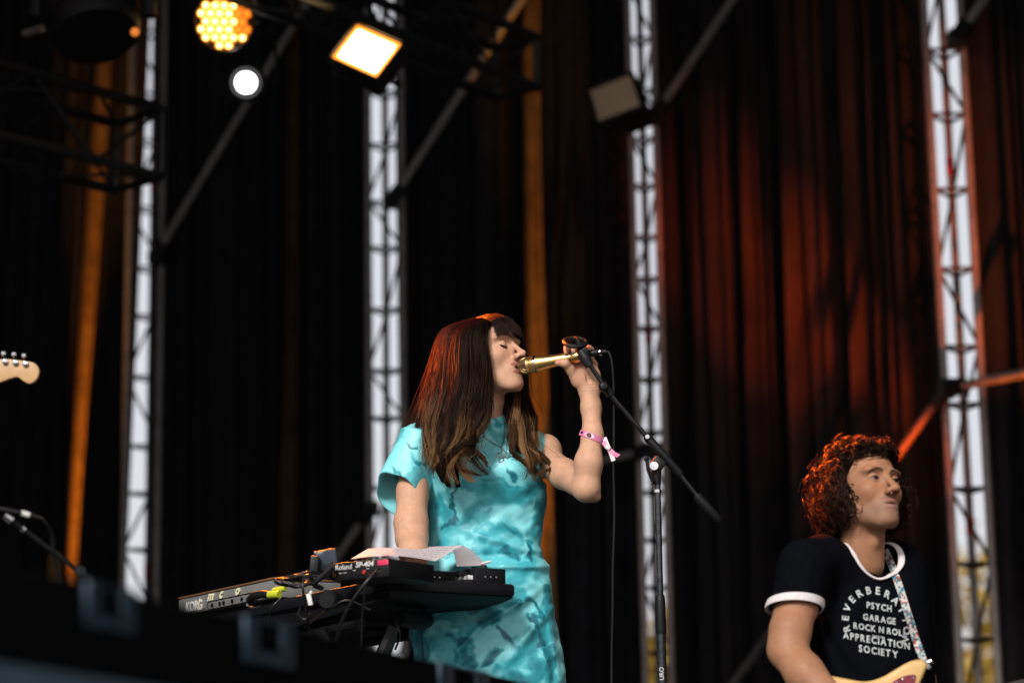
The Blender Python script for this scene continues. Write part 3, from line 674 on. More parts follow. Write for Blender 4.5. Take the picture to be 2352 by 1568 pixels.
back = [guide(g, NP) for g in (
    [(1110, 728, .02), (1040, 757, .03), (1012, 805, .05), (1002, 850, .05), (985, 905, .05), (965, 950, .05), (940, 985, .05), (920, 1010, .045)],
    [(1115, 728, .03), (1062, 752, .07), (1042, 805, .09), (1036, 860, .09), (1026, 920, .09), (1014, 980, .09), (1010, 1030, .09), (1010, 1070, .09)],
    [(1125, 728, .04), (1095, 750, .09), (1085, 810, .115), (1085, 870, .12), (1085, 930, .12), (1080, 990, .12), (1078, 1040, .12), (1078, 1090, .12)],
    [(1138, 731, .04), (1150, 760, .10), (1160, 815, .12), (1168, 870, .11), (1176, 930, .10), (1182, 980, .09), (1190, 1030, .08), (1200, 1080, .07)])]
far = [guide(g, NP) for g in (
    [(1160, 742, .06), (1178, 780, .10), (1176, 830, .09), (1170, 875, .06), (1168, 925, .03), (1170, 970, -.02), (1180, 1010, -.05), (1204, 1052, -.06), (1222, 1088, -.05)],
    [(1165, 745, .06), (1190, 785, .10), (1192, 840, .10), (1190, 885, .07), (1192, 930, .04), (1200, 975, .0), (1206, 1020, -.04), (1232, 1060, -.045), (1234, 1096, -.04)],
    [(1165, 745, .06), (1198, 790, .11), (1206, 845, .11), (1210, 890, .09), (1218, 935, .07), (1226, 980, .04), (1228, 1022, .0), (1246, 1062, -.01), (1250, 1100, -.01)])]
def sheet(G, n, nclump, thick, wave, lenlo, seed, ombre=1.0, rad=.00072, dark=(.0105, .0055, .0045), tip=(.50, .27, .12), fly=0.04, spread=.05, conv=.80):
    g = np.random.default_rng(seed); G = np.array(G); m = G.shape[1]; NG = len(G) - 1
    def at(sv):                                   # (k,m) sheet coordinate -> points
        sv = np.clip(sv, 0, 1) * NG; i = np.minimum(sv.astype(int), NG - 1); u = (sv - i)[..., None]; ar = np.arange(m)[None]; return G[i, ar] * (1 - u) + G[i + 1, ar] * u
    t1 = np.linspace(0, 1, m)[None]; t = t1[..., None]
    cs = np.linspace(.01, .99, nclump) + g.normal(0, .35 / nclump, nclump); cl = g.integers(0, nclump, n)
    ds = g.normal(0, spread, (n, 1)); prof = 1 - conv * np.clip(t1 / .75, 0, 1) ** .8
    wander = g.normal(0, .045, (nclump, 1)) * np.clip(t1 - .25, 0, 1) * 1.3
    P = at(cs[cl][:, None] + wander[cl] + ds * prof)
    cth = g.normal(0, 1, (nclump, 1, 3)) * thick * np.array([.5, 1.2, .5]); P = P + cth[cl] * np.minimum(t * 2.5, 1)
    P = P + g.normal(0, 1, (n, 1, 3)) * thick * (.45 * np.minimum(t * 5 + .2, 1) * (1 - .55 * t))
    ph = g.uniform(0, 6.28, (nclump, 1, 1)); fq = g.uniform(1.8, 3.6, (nclump, 1, 1)); amp = g.uniform(.4, 1.4, (nclump, 1, 1)) * wave
    env = amp[cl] * np.clip((t - .30) / .7, 0, 1) ** 1.1; jt = g.normal(0, .22, (n, 1, 1))
    P = P + np.concatenate([np.sin(6.28 * fq[cl] * t + ph[cl] + jt), .7 * np.cos(6.28 * fq[cl] * t + ph[cl] + jt), .35 * np.sin(12.0 * fq[cl] * t + ph[cl])], 2) * env
    f = g.random(n) < fly; P[f] = P[f] + (g.normal(0, 1, (f.sum(), 1, 3)) * np.array([.013, .013, .009])) * np.clip(t - .03, 0, 1) ** .6
    cln = g.uniform(lenlo, 1.0, nclump); ln = np.clip(cln[cl] + g.normal(0, .05, n), .4, 1.0); tt = t1 * ln[:, None] * (m - 1); k = np.minimum(tt.astype(int), m - 2); fr = (tt - k)[..., None]
    ar = np.arange(n)[:, None]; P = P[ar, k] * (1 - fr) + P[ar, k + 1] * fr; tl = tt / (m - 1)
    rr = rad * g.uniform(.7, 1.3, (n, 1)) * np.clip(1.05 - .75 * t1 ** 4, .2, 1)
    mixv = np.clip((tl - .44 + g.normal(0, .11, nclump)[cl][:, None]) / .42, 0, 1) ** 1.2 * ombre * np.where(g.random(nclump) < .42, g.uniform(.7, 1.2, nclump), g.uniform(.0, .28, nclump))[cl][:, None] * g.uniform(.6, 1.2, (n, 1))
    mixv = np.clip(mixv, 0, 1)[..., None]; base = np.array(dark) * g.uniform(.5, 1.8, (n, 1, 1)) * g.uniform(.6, 1.5, nclump)[cl][:, None, None]; C = base * (1 - mixv) + np.array(tip) * g.uniform(.7, 1.2, (n, 1, 1)) * mixv
    return strands(P, rr, C)
hp = [sheet(near, 5400, 34, .0085, .032, .62, 1, conv=.92, fly=.06), sheet(near, 1300, 60, .006, .014, .50, 8, .8, spread=.10, conv=.5), sheet(back, 2000, 34, .010, .014, .75, 2, .5), sheet(far, 2100, 14, .008, .030, .68, 3, 1.2, spread=.10, conv=.88)]
hp.append(sheet([near[4], near[5], back[0]], 1300, 30, .009, .010, .6, 5, .25, fly=.3, dark=(.030, .012, .007), spread=.14))  # left edge locks coloured lighter and redder to bring out the rim light
# fringe
def fringe(n, seed):
    g = np.random.default_rng(seed); m = 16; nc = 34; cy = np.sort(g.uniform(-1, 1, nc)); cl = g.integers(0, nc, n); y = np.clip(cy[cl] + g.normal(0, .045, n), -1, 1); y = y[:, None]; t = np.linspace(0, 1, m)[None]
    cx = np.interp(t[0], [0, .2, .45, .7, 1], [.005, .050, .088, .102, .1065])[None]; cz = np.interp(t[0], [0, .2, .45, .7, 1], [.1235, .115, .086, .058, .0265])[None]
    k = g.normal(0, 1, (n, 1)); yy = y * np.interp(t[0], [0, .4, 1], [.042, .062, .066])[None] + .004 * np.sin(3 * t + g.uniform(0, 6, nc)[cl][:, None]) * t
    back_ = 6.5 * yy ** 2 * np.interp(t[0], [0, .4, 1], [.6, 1.2, 1.45])[None]; end = (.0045 * g.normal(0, 1, nc)[cl][:, None] + .0055 * k + .004 * g.normal(0, 1, (n, 1)) + .012 * np.clip(np.abs(y) - .7, 0, 1)) * t ** 2
    lf = .0015 * k
    cz = .03 + (cz - .03) * .84
    P = np.stack([cx - back_ + lf + .002, yy + .0012 * k * t, cz - 3.2 * yy ** 2 * (1 - t) - end + lf - .010 * np.clip(np.abs(y) - .75, 0, 1) * t], 2)
    P = HC + (P * HS) @ RH.T
    b = np.array([.012, .0065, .0055]) * g.uniform(.4, 2.2, (n, 1, 1)) * g.uniform(.6, 1.5, nc)[cl][:, None, None]; return strands(P, .00075 * g.uniform(.7, 1.3, (n, 1)) * np.clip(1.1 - .6 * t ** 3, .2, 1), np.repeat(b, m, 1))
hp.append(fringe(2000, 4))
# the dark mass of hair under the strands
def hmass(P):
    q = facewarp((P - HC) @ RH / HS, 1.15); d = ell(q, (-.018, 0, .034), (.099, .0815, .0850)); d = smax(d, q[:, 0] * .72 - q[:, 2] * .70 + .006, .012)
    for G, r0, r1 in ((near[2] + [0, .045, 0], .018, .008), (near[3] + [0, .04, 0], .018, .008), (back[1], .025, .012), (back[2], .028, .014), (back[3], .020, .010)):
        pts = G[6:25:3]; d = smin(d, chain(P, pts, list(np.linspace(r0, r1, len(pts))), .02), .02)
    return smax(d, -head_front(P), .004)
def head_front(P):
    q = (P - HC) @ RH / HS; return np.maximum.reduce([.030 - q[:, 0] - 1.2 * np.abs(q[:, 1]) * 0 , np.abs(q[:, 1]) - .068, q[:, 2] - .05])
V, F = surf(hmass, HC - [.30, .20, .40], HC + [.22, .22, .16], .006)
HV, HF, HCc = join(hp); ho = link('hair', np_mesh('hair', HV, HF, HCc), M_hair, singer)
link('under_hair', np_mesh('under_hair', V, F, np.tile([.007, .004, .004], (len(V), 1))), M_under, ho)

# ---- dress
AX = [(940, 1118, 60, .050), (985, 1114, 120, .075), (1030, 1116, 132, .098), (1100, 1119, 136, .112), (1160, 1118, 134, .108), (1215, 1113, 127, .100), (1262, 1111, 127, .102), (1288, 1111, 140, .112), (1310, 1111, 148, .118),
      (1350, 1109, 156, .125), (1420, 1112, 158, .130), (1500, 1124, 163, .135), (1568, 1130, 166, .135), (1700, 1140, 172, .14), (1900, 1150, 182, .15)]
_z = np.array([un(1115, a, 6.88)[2] for a, *_ in AX])[::-1]; _cx = np.array([un(b, a, 6.88)[0] for a, b, *_ in AX])[::-1]
_hw = np.array([c * (6.88 * 1.022) / FQ for a, b, c, d in AX])[::-1]; _dp = np.array([d for *_, d in AX])[::-1]
RIDGE = [(1226, 1366, 1100, 1441, 9, .010), (1100, 1441, 1040, 1508, 9, .008), (1268, 1395, 1180, 1490, 10, .007), (1225, 1450, 1150, 1545, 11, .006), (1040, 1300, 1262, 1300, 8, .010), (1020, 1275, 1250, 1278, 10, -.008), (1000, 1420, 1060, 1400, 8, .005), (990, 1460, 1075, 1440, 9, .005),
         (1100, 1230, 1240, 1265, 9, .005), (1060, 1215, 1200, 1262, 9, .004), (1080, 1180, 1230, 1225, 12, .004), (1030, 1120, 1010, 1200, 10, .004), (985, 1060, 1010, 1150, 12, .005), (1000, 1040, 1050, 1110, 12, .004), (1180, 1090, 1240, 1160, 12, .005), (1200, 1130, 1245, 1210, 10, .005),
         (930, 1010, 900, 1080, 9, .006), (960, 1000, 945, 1090, 9, .006), (985, 1010, 985, 1140, 8, .006), (915, 1060, 960, 1110, 7, .004), (1120, 975, 1160, 1000, 8, .004), (1130, 990, 1175, 1035, 9, .004), (1090, 990, 1050, 1060, 10, .004), (1200, 1040, 1240, 1090, 8, .005),
         (1100, 1330, 1240, 1345, 14, .005), (1010, 1340, 1180, 1385, 14, .004), (1260, 1420, 1285, 1560, 8, .005), (1240, 1470, 1262, 1568, 8, .004), (970, 1440, 975, 1520, 5, .008), (958, 1420, 960, 1510, 4, -.006), (1040, 1540, 1200, 1500, 14, .005)]
def seg(qx, qy, s):
    ax_, ay_, bx, by = s[:4]; dx, dy = bx - ax_, by - ay_; t = np.clip(((qx - ax_) * dx + (qy - ay_) * dy) / (dx * dx + dy * dy), 0, 1)
    return np.hypot(qx - ax_ - t * dx, qy - ay_ - t * dy), t
shRd = shR + np.array([0, .0, .006]); slv0 = un(958, 1012, 6.805); slv1 = un(914, 1150, 6.79)
rimA = un(903, 1089, 6.735); rimN = np.array([-.49, -.53, -.68]); rimN /= np.linalg.norm(rimN)
def dress(P):
    z = P[:, 2]; a = np.interp(z, _z, _hw); b = np.interp(z, _z, _dp); c = np.interp(z, _z, _cx)
    x = (P[:, 0] - c) / a; y = (P[:, 1] - 6.895) / b; r = (np.abs(x) ** 2.3 + np.abs(y) ** 2.3) ** (1 / 2.3); d = (r - 1) * np.minimum(a, b) * .92
    d = smax(d, z - un(1115, 990, 6.88)[2], .05)
    for bx, by, rr in ((1052, 1092, .062), (1168, 1085, .060)): d = smin(d, ell(P, un(bx, by, 6.82), (rr, .062, rr * 1.05)), .05)
    d = smin(d, chain(P, [N0 + np.array([0, 0, -.012]), un(1040, 1000, 6.84), slv0], [.055, .050, .052], .03), .04)
    d = smin(d, chain(P, [N0 + np.array([0, 0, -.012]), un(1185, 1010, 6.90), un(1232, 1040, 6.925)], [.055, .050, .054], .03), .04)
    # stand collar
    nc = np.array(HL((-.020, 0, -.05))); ax_ = (N0 - nc); ax_ /= np.linalg.norm(ax_); q = P - N0; t = q @ ax_; rad = np.linalg.norm(q - t[:, None] * ax_, axis=1)
    tilt = .0 + .10 * (P[:, 0] - N0[0]); col = np.maximum(rad - .0605 - .10 * np.clip(t + .03, -.03, .1), np.abs(t + .006 + tilt) - .042); d = smin(d, col, .022)
    # folds laid over the form
    qx, qy = projq(P); front = np.clip((6.93 - P[:, 1]) / .05, 0, 1); e = 0
    for s in RIDGE:
        dd, tt = seg(qx, qy, s); e = e + s[5] * np.exp(-(dd / s[4]) ** 2) * np.sin(np.clip(tt, .04, .96) * math.pi) ** .5
    wrap = (qx - 1226) * (1508 - 1366) - (qy - 1366) * (1040 - 1226); e = e + .006 / (1 + np.exp(np.clip(wrap / 1500, -30, 30))) * np.clip((qy - 1330) / 40, 0, 1) * 1.0
    rot = np.stack([P[:, 0] * .8 + P[:, 2] * .6, P[:, 1], P[:, 2] * .8 - P[:, 0] * .6], 1)
    e = e + .010 * (fbm(rot * np.array([7, 7, 17]), 3, 2) - .5) + .007 * (fbm(rot * np.array([12, 20, 34]) + 5, 2, 4) - .5)
    d = d - e * front - (1 - front) * .012 * (np.sin(np.arctan2(P[:, 1] - 6.89, P[:, 0] - c) * 14) * np.clip((1.35 - z) / .4, 0, 1)) * .5
    # open kimono sleeve on the right arm: a thin shell with a slanted opening
    ab = slv1 - slv0; L = np.linalg.norm(ab); ab = ab / L; qq = P - slv0; t = qq @ ab; w2 = qq - t[:, None] * ab; rr = np.linalg.norm(w2, axis=1)
    ang = np.arctan2(w2[:, 1], w2[:, 0]); prof = .055 + .027 * np.clip(t / L, 0, 1.3) + .0055 * np.sin(ang * 5 + 1 + 8 * t) * np.clip(t / L, 0, 1)
    sl = np.maximum(rr - prof, -(t + .02)); sl = smax(sl, (P - rimA) @ rimN, .004)
    sl = smax(sl, -np.maximum(rr - prof + .0065, .02 - t), .003)
    d = smin(d, sl, .010)
    # armhole on the raised arm, open hem, hollow skirt
    d = smax(d, -cap(P, un(1262, 1062, 6.92), un(1330, 1100, 6.74), .056, .06), .006)
    d = np.maximum(d, 1.10 - z); d = smax(d, -np.maximum((r - 1) * np.minimum(a, b) * .92 + .024, z - 1.28), .004)
    return d
DV, DF = surf(dress, (slv1[0] - .17, 6.62, 1.08), (un(1310, 1300, 6.88)[0] + .06, 7.14, N0[2] + .10), .0033)
# printed watercolour pattern
AQ, MT, DT = np.array([.25, .76, .82]), np.array([.040, .39, .455]), np.array([.010, .125, .175])
def zq2(x, y): return (823.2 + x * .3249, 1058.4 + y * .3249)
STK = []      # (segment, width, darkness 1 mid / 2 dark)
def stroke(pts, wd, lv):
    pp = [zq2(*p) for p in pts]
    for a_, b_ in zip(pp[:-1], pp[1:]): STK.append((a_[0], a_[1], b_[0], b_[1], wd * .3249 * (1.45 if lv < 1.4 else 1.2), lv))
stroke([(680, 195), (685, 390), (660, 440), (600, 470)], 13, 2); stroke([(600, 580), (640, 500), (760, 420), (860, 300), (920, 215), (1100, 230), (1290, 180)], 52, 1); stroke([(560, 300), (640, 380), (680, 470)], 40, 1)
stroke([(860, 520), (930, 480), (1060, 430), (1100, 510)], 42, 1); stroke([(1040, 420), (1075, 500)], 20, 1.5); stroke([(800, 590), (950, 620), (1100, 660)], 36, 1); stroke([(1010, 640), (1110, 680)], 34, 2); stroke([(1180, 600), (1200, 680)], 26, 2)
stroke([(1230, 520), (1280, 420), (1290, 300)], 40, 1.2); stroke([(1000, 900), (1100, 860), (1200, 740)], 60, 1); stroke([(1150, 960), (960, 1010)], 40, 1.2); stroke([(790, 1050), (930, 1010), (900, 1080), (870, 1140), (960, 1100)], 42, 2)
stroke([(1170, 985), (1250, 1005), (1290, 1060), (1270, 1100), (1200, 1120), (1255, 1180), (1290, 1270)], 22, 2); stroke([(970, 1190), (1030, 1290), (1110, 1350)], 22, 1.6); stroke([(620, 1230), (735, 1295)], 22, 1.3); stroke([(745, 1270), (740, 1360), (800, 1425), (700, 1400)], 26, 1.7)
stroke([(950, 1375), (885, 1440)], 28, 1.9); stroke([(1370, 1040), (1290, 1200), (1180, 1330), (1060, 1440)], 48, 1.1); stroke([(1330, 890), (1345, 1010)], 26, 1.4); stroke([(1240, 1400), (1290, 1470), (1200, 1520)], 40, 1.2); stroke([(1330, 1300), (1360, 1440), (1345, 1560)], 26, 1.4)
stroke([(440, 1180), (450, 1400)], 34, 1.6); stroke([(500, 1080), (560, 1120)], 30, 1.4); stroke([(1000, 1500), (1150, 1540)], 40, 1.3); stroke([(1330, 60), (1310, 200)], 20, 1.2)
for pts, wd, lv in (([(240, 1195), (300, 1215), (375, 1200)], 20, 1.7), ([(320, 1365), (430, 1345)], 16, 1.7), ([(120, 1420), (210, 1440)], 26, 1.3), ([(900, 960), (1000, 1010)], 26, 1.2), ([(940, 1060), (1040, 1130)], 40, .8), ([(1120, 1380), (1180, 1400)], 26, 1.4), ([(900, 1480), (1300, 1500)], 34, .9), ([(300, 1300), (420, 1480)], 40, .7)):
    q2 = [((1100 + x / 2.8) * .784, (880 + y / 2.8) * .784) for x, y in pts]
    for a_, b_ in zip(q2[:-1], q2[1:]): STK.append((a_[0], a_[1], b_[0], b_[1], wd / 2.8 * .784, lv))
qx, qy = projq(DV); wx = fbm(DV * 26, 4, 21) - .5; wy = fbm(DV * 26 + 9, 4, 22) - .5; wx2 = fbm(DV * 9, 3, 23) - .5; wy2 = fbm(DV * 9 + 4, 3, 24) - .5
sx, sy = qx + wx * 46 + wx2 * 34, qy + wy * 46 + wy2 * 34; lvl = np.zeros(len(DV)); isf = DV[:, 1] < 6.93
for s in STK:
    dd, _ = seg(sx, sy, s); lvl = np.maximum(lvl, min(s[5], 1.9) * np.clip(1.25 - dd / s[4], 0, .8) / .8 * (np.where(dd < s[4], 1, .0) * .45 + .55))
bgn = fbm(DV * 11 + 3, 4, 31); lvl = np.where(isf, lvl, 0); lvl = np.maximum(lvl, np.where(isf, .62, 1.0) * np.clip((bgn - .565) / .025, 0, 1)) + .30 * np.clip((fbm(DV * 16 + 11, 4, 37) - .5) / .12, 0, 1)
lvl = np.clip(np.where(lvl > 1, 1 + (lvl - 1) * .9, lvl) * (.62 + .8 * fbm(DV * 48, 4, 41)), 0, 2); m1 = np.clip(lvl, 0, 1)[:, None]; m2 = np.clip(lvl - 1, 0, 1)[:, None]
DC = (AQ * (1 - m1) + MT * m1) * (1 - m2) + DT * m2; DC *= (.93 + .14 * fbm(DV * 34, 3, 45))[:, None]
M_dress = material('printed_satin', (.2, .5, .5), 0.42, 0, 0.05, 120, 0.10, 1400, spec=0.4, attr='tint', sheen=0.15)
link('dress', np_mesh('dress', DV, DF, DC), M_dress, singer)

# ================================================================== the guitarist
SKIN2 = (0.375, 0.18, 0.10)
RM = rotm(59, 14, -3); MS = 1.07
nose_m = un(2063, 1117, 6.13); MC = nose_m - RM @ (np.array([.1175, 0, -.038]) * MS)
def ML(p): return MC + RM @ (np.asarray(p, float) * MS)
man = thing('person', (U(1990, 1400, 6.25).x, 6.27, 0.003), 'man with dark curly hair in a black ringer t-shirt playing guitar', 'person')
N1 = un(1978, 1292, 6.285); nk2 = RM.T @ (N1 - MC) / MS
V, F = surf(lambda P: head_sdf(P, True, .0012, nk2, .0040), (-.13, -.12, -.34), (.14, .12, .14), .002)
pm = [(MC + (V * MS) @ RM.T, F, face_tint(V, SKIN2, True, .0012))]
sR = un(1848, 1302, 6.16); eR = un(1808, 1492, 6.10); wR = un(1945, 1640, 5.98)
sL = un(2060, 1330, 6.41); eL = un(2128, 1690, 6.38); wL = un(2330, 1690, 6.16)
def arms_m(P):
    d = chain(P, [sR, un(1828, 1390, 6.14), un(1815, 1450, 6.11), eR], [.060, .053, .050, .046], .02)
    d = smin(d, chain(P, [eR, un(1848, 1545, 6.05), wR], [.047, .0475, .031], .02), .02)
    d = smin(d, ell(P, un(1790, 1490, 6.115), (.02, .025, .025)), .02)
    hd = wR + np.array([.045, -.01, -.035]); d = smin(d, ell(P, hd, (.045, .025, .032)), .02)
    for k in range(4):
        b = hd + np.array([.02 + .008 * k, -.012, .018 - .014 * k]); v = np.array([.9, -.2, -.5])
        d = smin(d, chain(P, [b, b + v * .035 + np.array([0, -.012, 0]), b + v * .055 + np.array([-.012, .004, -.01])], [.0105, .0095, .008], .005), .004)
    d = smin(d, chain(P, [hd + np.array([0, -.02, .02]), hd + np.array([.04, -.03, .02]), hd + np.array([.065, -.02, .0])], [.012, .0105, .0085], .006), .006)
    e = chain(P, [sL, eL, wL], [.062, .048, .032], .03); hd = wL + np.array([.04, -.03, .02]); e = smin(e, ell(P, hd, (.035, .028, .042)), .02)
    for k in range(5):
        b = hd + np.array([.03 - .012 * k, -.01, .03]); e = smin(e, chain(P, [b, b + np.array([.0, -.03, .022]), b + np.array([-.005, -.045, -.008])], [.0105, .0095, .008], .005), .004)
    return np.minimum(d, e)
lo = np.minimum.reduce([sR, eR, wR, sL, eL, wL]) - .14; hi = np.maximum.reduce([sR, eR, wR, sL, eL, wL]) + .16
V, F = surf(arms_m, lo, hi, .0042); pm.append((V, F, arm_tint(V, SKIN2, 15)))
px0 = N1[0] + .008
def torso_m(P):
    d = chain(P, [N1 + [0, .02, -.09], np.array([px0, 6.31, 1.2]), np.array([px0, 6.33, .93])], [.075, .10, .12], .05)
    d = smin(d, cap(P, sR + [.04, .09, -.03], sL + [-.04, .02, -.03], .042, .042), .03)
    for s in (-1, 1):
        d = smin(d, chain(P, [np.array([px0 + s * .085, 6.30, .88]), np.array([px0 + s * .11, 6.26, .48]), np.array([px0 + s * .13, 6.32, .09])], [.105, .068, .05], .03), .03)
        d = smin(d, cap(P, (px0 + s * .13, 6.33, .05), (px0 + s * .16, 6.12, .04), .05, .038), .02)
    return smax(d, .006 - P[:, 2], .005)
V, F = surf(torso_m, (px0 - .4, 6.0, -.02), (px0 + .45, 6.62, 1.5), .014)
ct = arm_tint(V, SKIN2, 17); jeans = V[:, 2] < .95; ct[jeans] = (.03, .035, .05); pm.append((V, F, ct))
BV, BF, BC = join(pm); link('body', np_mesh('body', BV, BF, BC), M_skin, man)
for s in (-1, 1):
    c = np.array(ML((.0665, s * .031, -.002))); g = np.stack(np.meshgrid(np.linspace(0, math.pi, 17), np.linspace(0, 2 * math.pi, 25)[:-1], indexing='ij'), -1).reshape(-1, 2)
    loc = np.stack([np.cos(g[:, 0]), np.sin(g[:, 0]) * np.cos(g[:, 1]), np.sin(g[:, 0]) * np.sin(g[:, 1])], 1)
    V = c + (loc * .0128 * MS) @ RM.T; F = np.array([(i * 24 + k, i * 24 + (k + 1) % 24, (i + 1) * 24 + (k + 1) % 24, (i + 1) * 24 + k) for i in range(16) for k in range(24)])
    gz = np.array([.97, .16, .10]); gz /= np.linalg.norm(gz); a = np.arccos(np.clip(loc @ gz, -1, 1)); C = np.where((a < .24)[:, None], [.004, .004, .004], np.where((a < .60)[:, None], [.022, .013, .009], [.26, .22, .20]))
    link('eye', np_mesh('eye', V, F, C), M_eyew, man)
    lp = []
    for k in range(11):
        u = k / 10; y = .0185 + u * .026; zz = -.003 + .0040 * math.sin(u * math.pi) ** .8; ry = y - .031; lp.append(Vector(ML((.0665 + math.sqrt(max(.0150 ** 2 - ry ** 2 - (zz + .002) ** 2, 1e-6)), s * y, zz))))
    MB().tube(lp, [.0004, .0010, .0013, .0014, .0014, .0014, .0014, .0014, .0013, .0010, .0004], 5).build('eyelashes', M_lash, man)

# ---- curls
def curls(n, seed):
    g = np.random.default_rng(seed); m = 26; v = g.normal(size=(n * 4, 3)); v /= np.linalg.norm(v, axis=1, keepdims=True)
    face = (v[:, 0] > .44 - .12 * np.abs(v[:, 1])) & (v[:, 2] < .60 - .10 * np.abs(v[:, 1])); low = v[:, 2] < -.62; v = v[~face & ~low][:n]; n = len(v)
    root = np.array([-.014, 0, .030]) + v * np.array([.092, .074, .070]); t = np.linspace(0, 1, m)[None, :, None]
    ln = g.uniform(.026, .064, (n, 1, 1)) * (1.0 + .35 * np.clip(-v[:, 2], 0, 1))[:, None, None]; wv = RM.T @ np.array([0, 0, -1.0]); wv = wv[None, None]
    out = v[:, None] + g.normal(0, .36, (n, 1, 3)); P = root[:, None] + out * ln * (t * 1.25 - .45 * t * t) + wv * (.012 + .050 * np.clip(1 - v[:, 2:3, None], 0, 1.4)) * t ** 1.7 * g.uniform(.6, 1.25, (n, 1, 1))
    ce = np.array([-.020, 0, .014]); er = np.linalg.norm((P - ce) / (np.array([.136, .126, .112]) * g.uniform(.86, 1.10, (n, 1, 1))), axis=2, keepdims=True); P = ce + (P - ce) * np.where(er > 1, (1 + (er - 1) * .35) / er, 1)
    # keep the face clear: strands that would cross it are pushed aside and back
    fr = np.clip((P[..., 0] - .045) / .04, 0, 1) * (np.abs(P[..., 1]) < .066) * (P[..., 2] < .062); P[..., 1] += np.sign(v[:, 1:2]) * fr * .030; P[..., 0] -= fr * .045
    a = g.normal(size=(n, 1, 3)); a -= out * (a * out).sum(2, keepdims=True) / (out * out).sum(2, keepdims=True); a /= np.linalg.norm(a, axis=2, keepdims=True); b = np.cross(out / np.linalg.norm(out, axis=2, keepdims=True), a)
    ph = g.uniform(0, 6.28, (n, 1, 1)); fq = g.uniform(1.4, 3.2, (n, 1, 1)); am = g.uniform(.007, .0170, (n, 1, 1)) * np.minimum(t * 3, 1)
    P = P + am * (a * np.sin(6.28 * fq * t + ph) + b * np.cos(6.28 * fq * t + ph))
    # each curl is a lock of a few hairs
    k = 3; P = np.repeat(P, k, 0) + g.normal(0, 1, (n * k, 1, 3)) * np.where(g.random((n * k, 1, 1)) < .12, .0055, .0011) * (0.3 + 1.2 * t); n *= k
    P = MC + (P * MS) @ RM.T; C = np.array([.016, .009, .0065]) * np.repeat(g.uniform(.25, 2.4, (n // k, 1, 1)), k, 0) * np.ones((1, m, 1)); rr = .0010 * g.uniform(.7, 1.3, (n, 1)) * np.clip(1.1 - .8 * t[..., 0] ** 4, .2, 1)
    return strands(P, rr, C)
hm = [curls(2100, 51)]
V, F = surf(lambda P: smax(ell(facewarp(P, 1.03), (-.026, 0, .032), (.100, .086, .088)) + .014 * (fbm(P * 60, 2, 3) - .5), P[:, 0] * .80 - P[:, 2] * .60 - .006, .015), (-.16, -.13, -.12), (.13, .13, .16), .005)
HV, HF, HCc = join(hm); ho = link('hair', np_mesh('hair', HV, HF, HCc), M_hair, man)
link('under_hair', np_mesh('under_hair', MC + (V * MS) @ RM.T, F, np.tile([.005, .004, .003], (len(V), 1))), M_under, ho)

# ---- ringer t-shirt
M_shirt = material('navy_black_jersey', (0.0022, 0.0026, 0.0045), 0.9, 0, 0.3, 30, 0.3, 900, spec=0.05)
M_trim = material('white_jersey_trim', (0.72, 0.66, 0.66), 0.8, 0, 0.1, 60, 0.3, 900)
cuf = un(1822, 1405, 6.13)
RID2 = [(1880, 1330, 1900, 1420, 14, .006), (1900, 1420, 1960, 1520, 14, .007), (1990, 1340, 1950, 1430, 14, .004), (2080, 1400, 2050, 1520, 14, .007), (1880, 1450, 1930, 1560, 12, .007), (1830, 1290, 1810, 1370, 10, .005), (1860, 1300, 1850, 1390, 10, .006)]
zc = un(1990, 1300, 6.25)[2]
def shirt(P):
    z = P[:, 2]; cxm = np.interp(z, [.8, 1.1, zc], [px0, px0 + .005, px0 - .005]); a = np.interp(z, [.8, 1.05, 1.25, zc], [.168, .163, .172, .165]); b = np.interp(z, [.8, 1.1, 1.3, zc], [.14, .142, .135, .10])
    r = (np.abs((P[:, 0] - cxm) / a) ** 2.4 + np.abs((P[:, 1] - 6.31) / b) ** 2.4) ** (1 / 2.4); d = (r - 1) * b * .95; d = smax(d, z - zc - .02, .07)
    d = smin(d, chain(P, [N1 + np.array([0, .01, -.045]), un(1890, 1288, 6.22), sR], [.062, .058, .062], .04), .05)
    d = smin(d, chain(P, [N1 + np.array([0, .01, -.045]), un(2060, 1300, 6.34), sL], [.062, .060, .068], .04), .05)
    slr = cap(P, sR, cuf, .064, .0635); d = smin(d, slr, .035); d = smin(d, cap(P, sL, sL * .45 + eL * .55, .070, .062), .03)
    qx, qy = projq(P); e = 0
    for s in RID2: dd, tt = seg(qx, qy, s); e = e + s[5] * np.exp(-(dd / s[4]) ** 2)
    d = d - e - .006 * (fbm(P * 9, 3, 61) - .5) - .003 * (fbm(P * 26, 2, 62) - .5)
    ab = (cuf - sR) / np.linalg.norm(cuf - sR); t = (P - sR) @ ab; L = np.linalg.norm(cuf - sR)
    side = P[:, 0] < un(1888, 1400, 6.14)[0]; d = np.where(side & (z < sR[2]), np.maximum(d, t - L * .93 + .25 * (P[:, 0] - cuf[0])), d)
    w2 = np.linalg.norm(P - sR - t[:, None] * ab, axis=1); d = smax(d, -np.maximum.reduce([w2 - .0560, .05 - t, P[:, 0] - un(1880, 1400, 6.14)[0]]), .004)
    cn = np.array(ML((-.02, 0, -.05))); d = smax(d, -cap(P, N1 + np.array([.022, -.020, -.004]), cn + np.array([.014, -.01, .0]), .0715, .062), .004)
    return np.maximum(d, .86 - z)
SV, SF = surf(shirt, np.array([sR[0] - .14, 6.02, .84]), np.array([sL[0] + .20, 6.56, zc + .12]), .0045)
shirt_o = link('t_shirt', np_mesh('t_shirt', SV, SF), M_shirt, man)
bv = BVHTree.FromPolygons([tuple(v) for v in SV], [tuple(int(i) for i in f) for f in SF])
